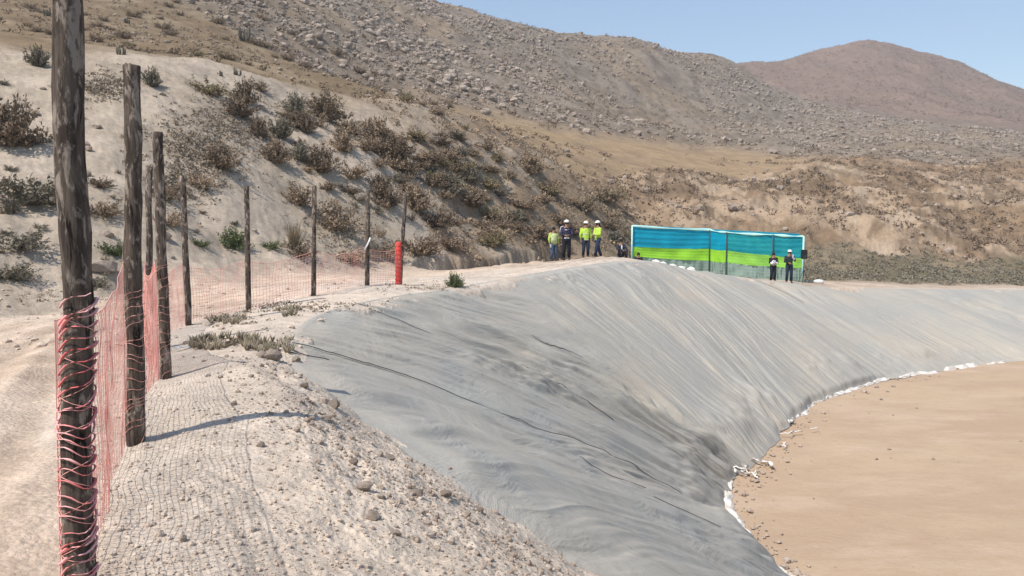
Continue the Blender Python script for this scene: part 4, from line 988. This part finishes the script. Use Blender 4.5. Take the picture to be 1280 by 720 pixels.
# returns, back wall and roof edge
def quadwall(p1, p2, m, nm, zt1, zt2, zb1, zb2):
    V = []; N = 14
    for q in range(9):
        for k in range(N+1):
            f = k/N; g = q/8; x = p1.lerp(p2, f); z = (zt1+(zt2-zt1)*f)*(1-g)+(zb1+(zb2-zb1)*f)*g
            nn = .07*mnoise.noise((f*6, g*5, zb1)); V.append((x.x-e0.x+nn, x.y-e0.y+nn, z-e0.z))
    mesh_np(nm, V, grid_faces(9, N+1), m, True, parent=EN)
L0 = pt(790, 283, 50); R0_ = pt(1004, 296, 45.8); Lb = L0+Vector((1.3, 6, 0)); Rb = R0_+Vector((2.6, 8, 0))
for (m, fa, fb) in ((cyanM, 0, .5), (limeM, .5, .78), (skirtM, .78, 1)):
    zz = lambda top, bot, f: top+(bot-top)*f
    quadwall(L0, Lb, m, 'side_wall', zz(L0.z, -3.6, fa), zz(L0.z, -3.6, fa), zz(L0.z, -3.6, fb), zz(L0.z, -3.6, fb))
    quadwall(R0_, Rb, m, 'side_wall', zz(R0_.z, -4, fa), zz(R0_.z, -4, fa), zz(R0_.z, -4, fb), zz(R0_.z, -4, fb))
    quadwall(Lb, Rb, m, 'back_wall', zz(L0.z, -3.6, fa), zz(R0_.z, -4, fa), zz(L0.z, -3.6, fb), zz(R0_.z, -4, fb))
bm = bmesh.new()
tp = []
for i in range(4):
    a, b = EC[i], EC[i+1]
    for k in range(10):
        f = k/10; tp.append(pt(a[0]+(b[0]-a[0])*f, a[1]+(b[1]-a[1])*f+.8*math.sin(math.pi*f)-.7, a[5]+(b[5]-a[5])*f-.03)-e0)
tp.append(pt(1004, 295.5, 45.77)-e0)
tube(bm, tp, [(.03, .055+.03*math.sin(i*.8)) for i in range(len(tp))], 8); fin('top_hem', bm, edgeM, EN)  # pale hem tone paints in the light caught by the roof edge
for i, (px, yt, _, _, yb, d) in enumerate(EC):
    bm = bmesh.new(); off = Vector((0, -.09, 0)); r_ = .035 if i not in (0, 4) else .05
    a = pt(px, yt-1, d)+off; b = pt(px, yb+1, d)+off; b.x = a.x; b.z -= .1
    tube(bm, [b-e0, a-e0], r_, 8); fin('pole', bm, poleM if i not in (0, 4) else edgeM, EN)
# black loudspeaker on a stand at the right end
spM = mat('black_cabinet', (.02, .02, .024), .5); 
c = pt(1004, 352, 45.0); c.z = H(c.x, c.y); rt = empty('loudspeaker', c); tag(rt, 'black loudspeaker on a pole at the right end of the enclosure', 'loudspeaker')
bm = bmesh.new(); vs = box(bm, (0, 0, 1.62), (.30, .28, .52)); bmesh.ops.bevel(bm, geom=bm.edges[:], offset=.03, segments=2, affect='EDGES'); fin('cabinet', bm, spM, rt)
bm = bmesh.new(); tube(bm, [(0, -.145, 1.5), (0, -.155, 1.5)], .11, 16); fin('grille', bm, mat('grille_cloth', (.04, .04, .045), .8), rt)
bm = bmesh.new(); tube(bm, [(0, 0, .4), (0, 0, 1.38)], .02, 8); fin('pole', bm, spM, rt)
for k in range(3):
    a = k*2.1; bm = bmesh.new(); tube(bm, [(0, 0, .75), (.35*math.cos(a), .35*math.sin(a), 0)], .013, 6); fin('leg', bm, spM, rt)
# bundle at the right end
bm = bmesh.new(); c = pt(1024, 350, 46.5); c.z = H(c.x, c.y)
bm = bmesh.new(); ball(bm, (0, 0, 0), (.28, .18, .09), 2)
for v_ in bm.verts: v_.co *= 1+.25*mnoise.noise(v_.co*6)
o = fin('cloth_bundle', bm, mat('white_cloth', (.75, .75, .72)), loc=c+Vector((0, 0, .10))); o.scale = (1.2, 1.2, 1.6); tag(o, 'crumpled white bundle on the ground past the right end of the enclosure', 'bundle')
# white sacks in a row along the foot of the enclosure
sackM = mat('white_sack', (.78, .77, .73), .8, (5, (.62, .60, .56)), (12, .7, .03))
for k, (px, py, w_) in enumerate(((820, 327, 8), (829, 328, 7), (841, 329, 9), (852, 330, 8), (864, 333, 9))):
    d = 39.5+k*.5; p = pt(px, py, d); gz_ = H(p.x, p.y); s_ = w_*d/F
    bm = bmesh.new(); box(bm, (0, 0, 0), (s_*1.05, .34, .24 if k < 4 else .36)); bmesh.ops.subdivide_edges(bm, edges=bm.edges[:], cuts=5, use_grid_fill=True)
    for v_ in bm.verts:
        q_ = v_.co; e_ = max(abs(q_.x)/(s_*.525), abs(q_.y)/.17)*.5+.5; v_.co = Vector((q_.x*(1-.25*(abs(q_.z)*6)**2*.6), q_.y*(1-.2*(abs(q_.z)*6)**2*.6), q_.z*(1.15-.45*max(0, e_-.5)*2)))
    for f_ in bm.faces: f_.smooth = True
    for v_ in bm.verts: v_.co *= 1+.12*mnoise.noise(v_.co*7+Vector((k*3, 0, 0)))
    o = fin('sack', bm, sackM, loc=(p.x, p.y, gz_+.11))
    tag(o, ['leftmost white sack in the row before the enclosure', 'second white sack from the left before the enclosure', 'middle white sack of the row before the enclosure', 'fourth white sack, next to the tall one', 'tallest white sack at the right end of the row'][k], 'sack', 'white sacks before the enclosure')

# ------------------------------------------------------------------ people
def ev(o):
    dg = bpy.context.evaluated_depsgraph_get(); dg.update(); me = bpy.data.meshes.new_from_object(o.evaluated_get(dg)); o.modifiers.clear(); o.data = me
skinM = mat('skin', (.36, .20, .13), .6); hairM = mat('black_hair', (.012, .010, .010), .6)
CM = {}
def cmat(c):
    if c not in CM: CM[c] = mat('cloth_%d' % len(CM), c, .85, (14, tuple(x*.75 for x in c)), (22, .6, .02))
    return CM[c]
def person(px, py, d, hgt, rz, label, top, bottom, hat=None, hair='short', arms='down', pose='stand', extra=None, group=None, zlift=0):
    t, s = ts(px, py); c = Vector((t*d, d, 0)); c.z = H(c.x, c.y)+zlift
    rt = empty('person', c, rz); tag(rt, label, 'person', group); S_ = hgt/1.72; V = lambda x, y, z: Vector((x, y, z))*S_
    J = dict(pelvis=V(0, 0, .95), waist=V(0, 0, 1.1), chest=V(0, .01, 1.32), neck=V(0, .0, 1.48), head=V(0, -.02, 1.62), crown=V(0, -.0, 1.70))
    for sd, sg in (('L', 1), ('R', -1)):
        J['hip'+sd] = V(.09*sg, 0, .90); J['knee'+sd] = V(.11*sg, -.03, .50); J['ank'+sd] = V(.12*sg, .03, .09); J['toe'+sd] = V(.14*sg, -.12, .03)
        J['sh'+sd] = V(.18*sg, .01, 1.42)
        J['el'+sd] = V(.26*sg, .03, 1.14); J['wr'+sd] = V(.26*sg, -.05, .90)
    if arms == 'front':
        for sd, sg in (('L', 1), ('R', -1)): J['el'+sd] = V(.25*sg, -.04, 1.14); J['wr'+sd] = V(.08*sg, -.24, 1.10)
    if arms == 'raised':
        J['elL'] = V(.26, -.10, 1.2); J['wrL'] = V(.12, -.26, 1.38); J['elR'] = V(-.25, -.04, 1.14); J['wrR'] = V(-.08, -.24, 1.08)
    if arms == 'hips':
        for sd, sg in (('L', 1), ('R', -1)): J['el'+sd] = V(.34*sg, .06, 1.16); J['wr'+sd] = V(.18*sg, -.04, 1.0)
    if pose == 'stride': J['kneeL'] = V(.10, -.14, .50); J['ankL'] = V(.11, -.20, .09); J['toeL'] = V(.12, -.36, .03); J['kneeR'] = V(-.10, .10, .50); J['ankR'] = V(-.11, .26, .10); J['toeR'] = V(-.12, .13, .03)
    if pose == 'sit':
        dz = -.62*S_
        for k in J:
            if k[:3] not in ('kne', 'ank', 'toe'): J[k] = J[k]+Vector((0, 0, dz))
        for sd, sg in (('L', 1), ('R', -1)):
            J['knee'+sd] = V(.15*sg, -.38, .52); J['ank'+sd] = V(.14*sg, -.34, .09); J['toe'+sd] = V(.15*sg, -.5, .03); J['wr'+sd] = V(.12*sg, -.34, .56); J['el'+sd] = V(.27*sg, -.12, .62)
    rad = dict(pelvis=.13, waist=.115, chest=.135, neck=.055, head=.088, crown=.07, hip=.09, knee=.06, ank=.042, toe=.035, sh=.062, el=.043, wr=.028, hand=.035)
    names = list(J); E = [('pelvis', 'waist'), ('waist', 'chest'), ('chest', 'neck'), ('neck', 'head'), ('head', 'crown')]
    for sd in 'LR': E += [('pelvis', 'hip'+sd), ('hip'+sd, 'knee'+sd), ('knee'+sd, 'ank'+sd), ('ank'+sd, 'toe'+sd), ('chest', 'sh'+sd), ('sh'+sd, 'el'+sd), ('el'+sd, 'wr'+sd)]
    vs = [J[k] for k in names]; es = [(names.index(a), names.index(b)) for a, b in E]; rads = [rad[k.rstrip('LR')]*S_ for k in names]
    for sd, sg in (('L', 1), ('R', -1)):        # palm and five fingers
        w_ = J['wr'+sd]; dd = (w_-J['el'+sd]).normalized(); sx_ = dd.cross(Vector((0, 1, .2))).normalized(); pi_ = len(vs); vs.append(w_+dd*.06*S_); rads.append(.034*S_); es.append((names.index('wr'+sd), pi_))
        for q in range(5):
            o_ = (q-2)*.019*S_; ln = (.045, .075, .085, .078, .06)[q]*S_
            if q == 0: o_ = -.05*S_; ln = .03*S_
            a = w_+dd*(.085*S_ if q else .05*S_)+sx_*o_; b = a+dd*ln*.8+Vector((0, -.02, 0))*S_
            vs += [a, b]; rads += [.010*S_, .008*S_]; es += [(pi_, len(vs)-2), (len(vs)-2, len(vs)-1)]
    me = bpy.data.meshes.new('body'); me.from_pydata([tuple(v_) for v_ in vs], es, []); b = bpy.data.objects.new('body', me); COL.objects.link(b)
    md = b.modifiers.new('s', 'SKIN'); md.use_smooth_shade = True
    for i, sv in enumerate(me.skin_vertices[0].data): sv.radius = (rads[i], rads[i]); sv.use_root = (i == 0)
    sb = b.modifiers.new('u', 'SUBSURF'); sb.levels = 1; sb.render_levels = 1
    ev(b); b.data.materials.clear(); b.data.materials.append(skinM); b.data.materials.append(hairM); b.name = 'body'; b.parent = rt
    bm = bmesh.new(); bm.from_mesh(b.data); hd = J['head']
    ball(bm, hd+V(0, -.095, -.015), (.014*S_, .018*S_, .022*S_), 1)
    for sg in (1, -1): ball(bm, hd+V(.034*sg, -.082, .012), (.011*S_,)*3, 1, 1); ball(bm, hd+V(.09*sg, .005, 0), (.012*S_, .022*S_, .032*S_), 1)
    ball(bm, hd+V(0, -.085, -.05), (.026*S_, .008*S_, .007*S_), 1)
    bm.to_mesh(b.data); bm.free()
    # clothes
    bm = bmesh.new(); e = V(0, 0, 0)
    drop_ = Vector((0, 0, -.07))*S_
    tube(bm, [J['pelvis']+drop_*1.2, J['pelvis'], J['waist'], J['chest'], J['chest'].lerp(J['neck'], .55), J['neck']+Vector((0, 0, -.03))], [(.185*S_, .135*S_), (.18*S_, .135*S_), (.165*S_, .125*S_), (.20*S_, .135*S_), (.17*S_, .11*S_), (.075*S_, .075*S_)], 18)
    for sd in 'LR': tube(bm, [J['chest'].lerp(J['sh'+sd], .75)+Vector((0, 0, .02)), J['sh'+sd], J['el'+sd], J['el'+sd].lerp(J['wr'+sd], .92)], [.075*S_, .082*S_, .062*S_, .047*S_], 12)
    fin('jacket' if 'jacket' in label else 'shirt', bm, cmat(top), rt)
    bm = bmesh.new()
    for sd in 'LR': tube(bm, [J['hip'+sd]+Vector((0, 0, .08*S_)), J['hip'+sd], J['knee'+sd], J['ank'+sd]+Vector((0, 0, .01))], [.105*S_, .115*S_, .082*S_, .068*S_], 12)
    tube(bm, [J['pelvis']-Vector((0, 0, .08*S_)), J['pelvis']+Vector((0, 0, .06*S_))], [(.165*S_, .12*S_), (.17*S_, .125*S_)], 14)
    fin('trousers', bm, cmat(bottom), rt)
    for sd in 'LR':
        bm = bmesh.new(); a = J['ank'+sd]; b_ = J['toe'+sd]; m_ = a.lerp(b_, .55); ball(bm, (m_.x, m_.y, m_.z-.01*S_), (.048*S_, .13*S_, .045*S_), 2); fin('shoe', bm, cmat((.02, .02, .02)), rt)
    hd = J['head']
    bm = bmesh.new(); hv = ball(bm, hd+V(0, .022, .035), (.103*S_, .108*S_, .105*S_), 2)
    if hair == 'long':
        tube(bm, [hd+V(0, .05, .05), hd+V(0, .09, -.08), hd+V(0, .10, -.24), hd+V(0, .09, -.36)], [(.08*S_, .06*S_), (.10*S_, .05*S_), (.08*S_, .045*S_), (.03*S_, .02*S_)], 10)
    fin('hair', bm, hairM, rt)
    if hat:
        bm = bmesh.new(); ball(bm, hd+V(0, .01, .075), (.118*S_, .128*S_, .098*S_), 3)
        bmesh.ops.bisect_plane(bm, geom=bm.verts[:]+bm.edges[:]+bm.faces[:], plane_co=hd+V(0, 0, .055), plane_no=(0, 0, -1), clear_outer=True)
        ball(bm, hd+V(0, -.14 if hat != 'helmet' else -.10, .062), (.085*S_, .085*S_, .012*S_), 2)
        if hat == 'helmet': ball(bm, hd+V(0, .01, .06), (.132*S_, .145*S_, .012*S_), 2); ball(bm, hd+V(0, .01, .17), (.02*S_, .10*S_, .014*S_), 1)
        fin('hard_hat' if hat == 'helmet' else 'cap', bm, cmat((.80, .79, .74)), rt)
    if extra: extra(rt, J, S_, V)
    return rt
LIME = (.50, .70, .10)
def ex_stripe(rt, J, S_, V):
    m = cmat((.8, .8, .82)); bm = bmesh.new(); tube(bm, [J['shR']+V(.10, -.10, -.07), V(0, -.145, 1.33), J['shL']+V(-.08, -.12, -.05)], [(.022*S_, .012*S_)]*3, 8); fin('chest_stripe', bm, m, rt)
    bm = bmesh.new()
    tube(bm, [J['shR']+V(.04, 0, .085), J['shR']+V(-.05, -.0, .045), J['shR'].lerp(J['elR'], .7)+V(-.06, 0, 0)], [(.035*S_, .02*S_)]*3, 8); fin('sleeve_stripe', bm, m, rt)
    bm = bmesh.new(); box(bm, V(.0, -.2, .985), (.20*S_, .10*S_, .05*S_), .2); fin('held_paper', bm, m, rt)
def ex_vest(rt, J, S_, V):
    bm = bmesh.new(); tube(bm, [V(0, 0, .93), V(0, 0, 1.1), V(0, .01, 1.32), V(0, .0, 1.42)], [(.195*S_, .15*S_), (.18*S_, .142*S_), (.20*S_, .15*S_), (.16*S_, .12*S_)], 18); fin('vest', bm, cmat((.60, .66, .34)), rt)
    bm = bmesh.new(); box(bm, V(-.24, -.10, .80), (.07*S_, .03*S_, .16*S_)); fin('water_bottle', bm, cmat((.75, .78, .8)), rt)
def ex_hem(rt, J, S_, V):
    bm = bmesh.new(); tube(bm, [V(0, 0, 1.13), V(0, 0, 1.165)], [(.172*S_, .132*S_), (.176*S_, .134*S_)], 18); fin('reflective_band', bm, cmat((.62, .64, .60)), rt)
    bm = bmesh.new(); tube(bm, [V(0, 0, .86), V(0, 0, .885)], [(.192*S_, .142*S_)]*2, 18); fin('shirt_hem', bm, cmat((.75, .85, .5)), rt)
def ex_shirtfront(rt, J, S_, V):
    c = J['chest']; w = J['waist']; bm = bmesh.new(); tube(bm, [w+V(0, -.125, 0), c+V(0, -.135, 0), J['neck']+V(0, -.085, -.04)], [(.05*S_, .012*S_), (.045*S_, .012*S_), (.03*S_, .01*S_)], 8); fin('shirt_front', bm, cmat((.75, .76, .78)), rt)
def ex_check(rt, J, S_, V):
    m = bpy.data.materials.new('checked_cloth'); m.use_nodes = True; t = m.node_tree; tc = t.nodes.new('ShaderNodeTexCoord'); ch = t.nodes.new('ShaderNodeTexChecker'); ch.inputs['Scale'].default_value = 14
    ch.inputs[1].default_value = (.7, .7, .76, 1); ch.inputs[2].default_value = (.12, .12, .22, 1); t.links.new(tc.outputs['Object'], ch.inputs[0]); t.links.new(ch.outputs[0], t.nodes['Principled BSDF'].inputs['Base Color'])
    bm = bmesh.new(); tube(bm, [V(0, -.05, .98), V(0, -.045, 1.1), V(0, -.045, 1.30)], [(.16*S_, .11*S_), (.15*S_, .108*S_), (.13*S_, .105*S_)], 16); fin('checked_shirt', bm, m, rt)
    for sg in (-1, 1):
        bm = bmesh.new(); tube(bm, [J['elL' if sg > 0 else 'elR'].lerp(J['wrL' if sg > 0 else 'wrR'], .3), J['elL' if sg > 0 else 'elR'].lerp(J['wrL' if sg > 0 else 'wrR'], .95)], [.066*S_, .055*S_], 12); fin('pale_cuff', bm, cmat((.75, .75, .78)), rt)
def ex_phone(rt, J, S_, V):
    bm = bmesh.new(); box(bm, J['wrL']+V(-.03, -.07, .08), (.08*S_, .015*S_, .16*S_), .1); fin('phone', bm, cmat((.7, .72, .75)), rt)
    bm = bmesh.new(); tube(bm, [J['elL'].lerp(J['wrL'], .4), J['elL'].lerp(J['wrL'], .98)], [.060*S_, .052*S_], 12); fin('pale_cuff', bm, cmat((.7, .7, .72)), rt)
GL = 'group standing by the far berm'
person(692, 325, 37.5, 1.58, .5, 'leftmost person in pale lime vest, with long dark hair, jeans and a bottle', (.50, .62, .16), (.09, .13, .20), hair='long', extra=ex_vest, group=None)
person(708, 327, 36.3, 1.76, 0, 'person in dark jacket with white stripes and white cap, hands together', (.035, .035, .07), (.018, .018, .026), hat='cap', arms='front', extra=ex_stripe, group=None)
person(732, 325, 37.5, 1.66, .2, 'person in loose lime shirt and cap facing the camera, arms at sides', LIME, (.03, .04, .07), hat='cap', arms='down', extra=ex_hem, group=None)
person(747, 322, 38.6, 1.74, -1.1, 'person in lime shirt and hard hat seen from the side with long dark hair', LIME, (.03, .045, .09), hat='helmet', hair='long', arms='front', pose='stride', extra=ex_hem, group=None)
person(776, 322, 40, 1.62, .3, 'seated person in dark jacket with white shirt front, left of the enclosure', (.03, .035, .05), (.02, .02, .03), pose='sit', extra=ex_shirtfront)
person(798, 323, 47.5, 1.60, 0, 'person in black, only the dark head showing over the berm', (.02, .02, .025), (.02, .02, .03), pose='sit', hair='long')
person(966, 352, 43.3, 1.56, .1, 'person in black jacket over a checked shirt, bare headed, left of the pair', (.018, .018, .022), (.02, .022, .03), hair='long', arms='front', extra=ex_check)
person(986, 353, 43.0, 1.72, -.1, 'person in dark clothes and white cap holding up a phone, right of the pair', (.025, .03, .04), (.025, .035, .06), hat='cap', arms='raised', extra=ex_phone)

# ------------------------------------------------------------------ haze
if HAZE:
    hm = bpy.data.materials.new('haze'); hm.use_nodes = True; t = hm.node_tree; t.nodes.clear()
    out = t.nodes.new('ShaderNodeOutputMaterial'); pv = t.nodes.new('ShaderNodeVolumePrincipled'); pv.inputs['Density'].default_value = HAZE; pv.inputs['Color'].default_value = (.86, .85, .86, 1)
    pv.inputs['Anisotropy'].default_value = .2
    t.links.new(pv.outputs[0], out.inputs['Volume'])
    zmin = float(P3[:, 2].min())-1; zmax = float(P3[:, 2].max())+4
    bm = bmesh.new(); xm = float(abs(P3[:, 0]).max())+10
    box(bm, (0, 490, (zmin+zmax)/2), (2*xm, 990, zmax-zmin)); o = fin('haze', bm, hm); tag(o, kind='stuff')
by = {}
for o_, px_ in DEDUP: by.setdefault(o_['label'], []).append((px_, o_))
for lb, L_ in by.items():
    if 1 < len(L_) <= 7:
        L_.sort(key=lambda a: a[0]); nn_ = len(L_); W_o = ['first', 'second', 'third', 'fourth', 'fifth', 'sixth', 'seventh']
        for q_, (px_, o_) in enumerate(L_): o_['label'] = (('left' if q_ == 0 else 'right')+' of two: ' if nn_ == 2 else W_o[q_]+' from left: ')+lb
[print('LONG', o_['label']) for o_ in list(bpy.data.objects) if 'label' in o_ and len(o_['label'].replace('-', ' ').split()) > 16]
print('objects', len(bpy.data.objects), 'shrubs', shrub_count, 'zrange', P3[:, 2].min(), P3[:, 2].max())
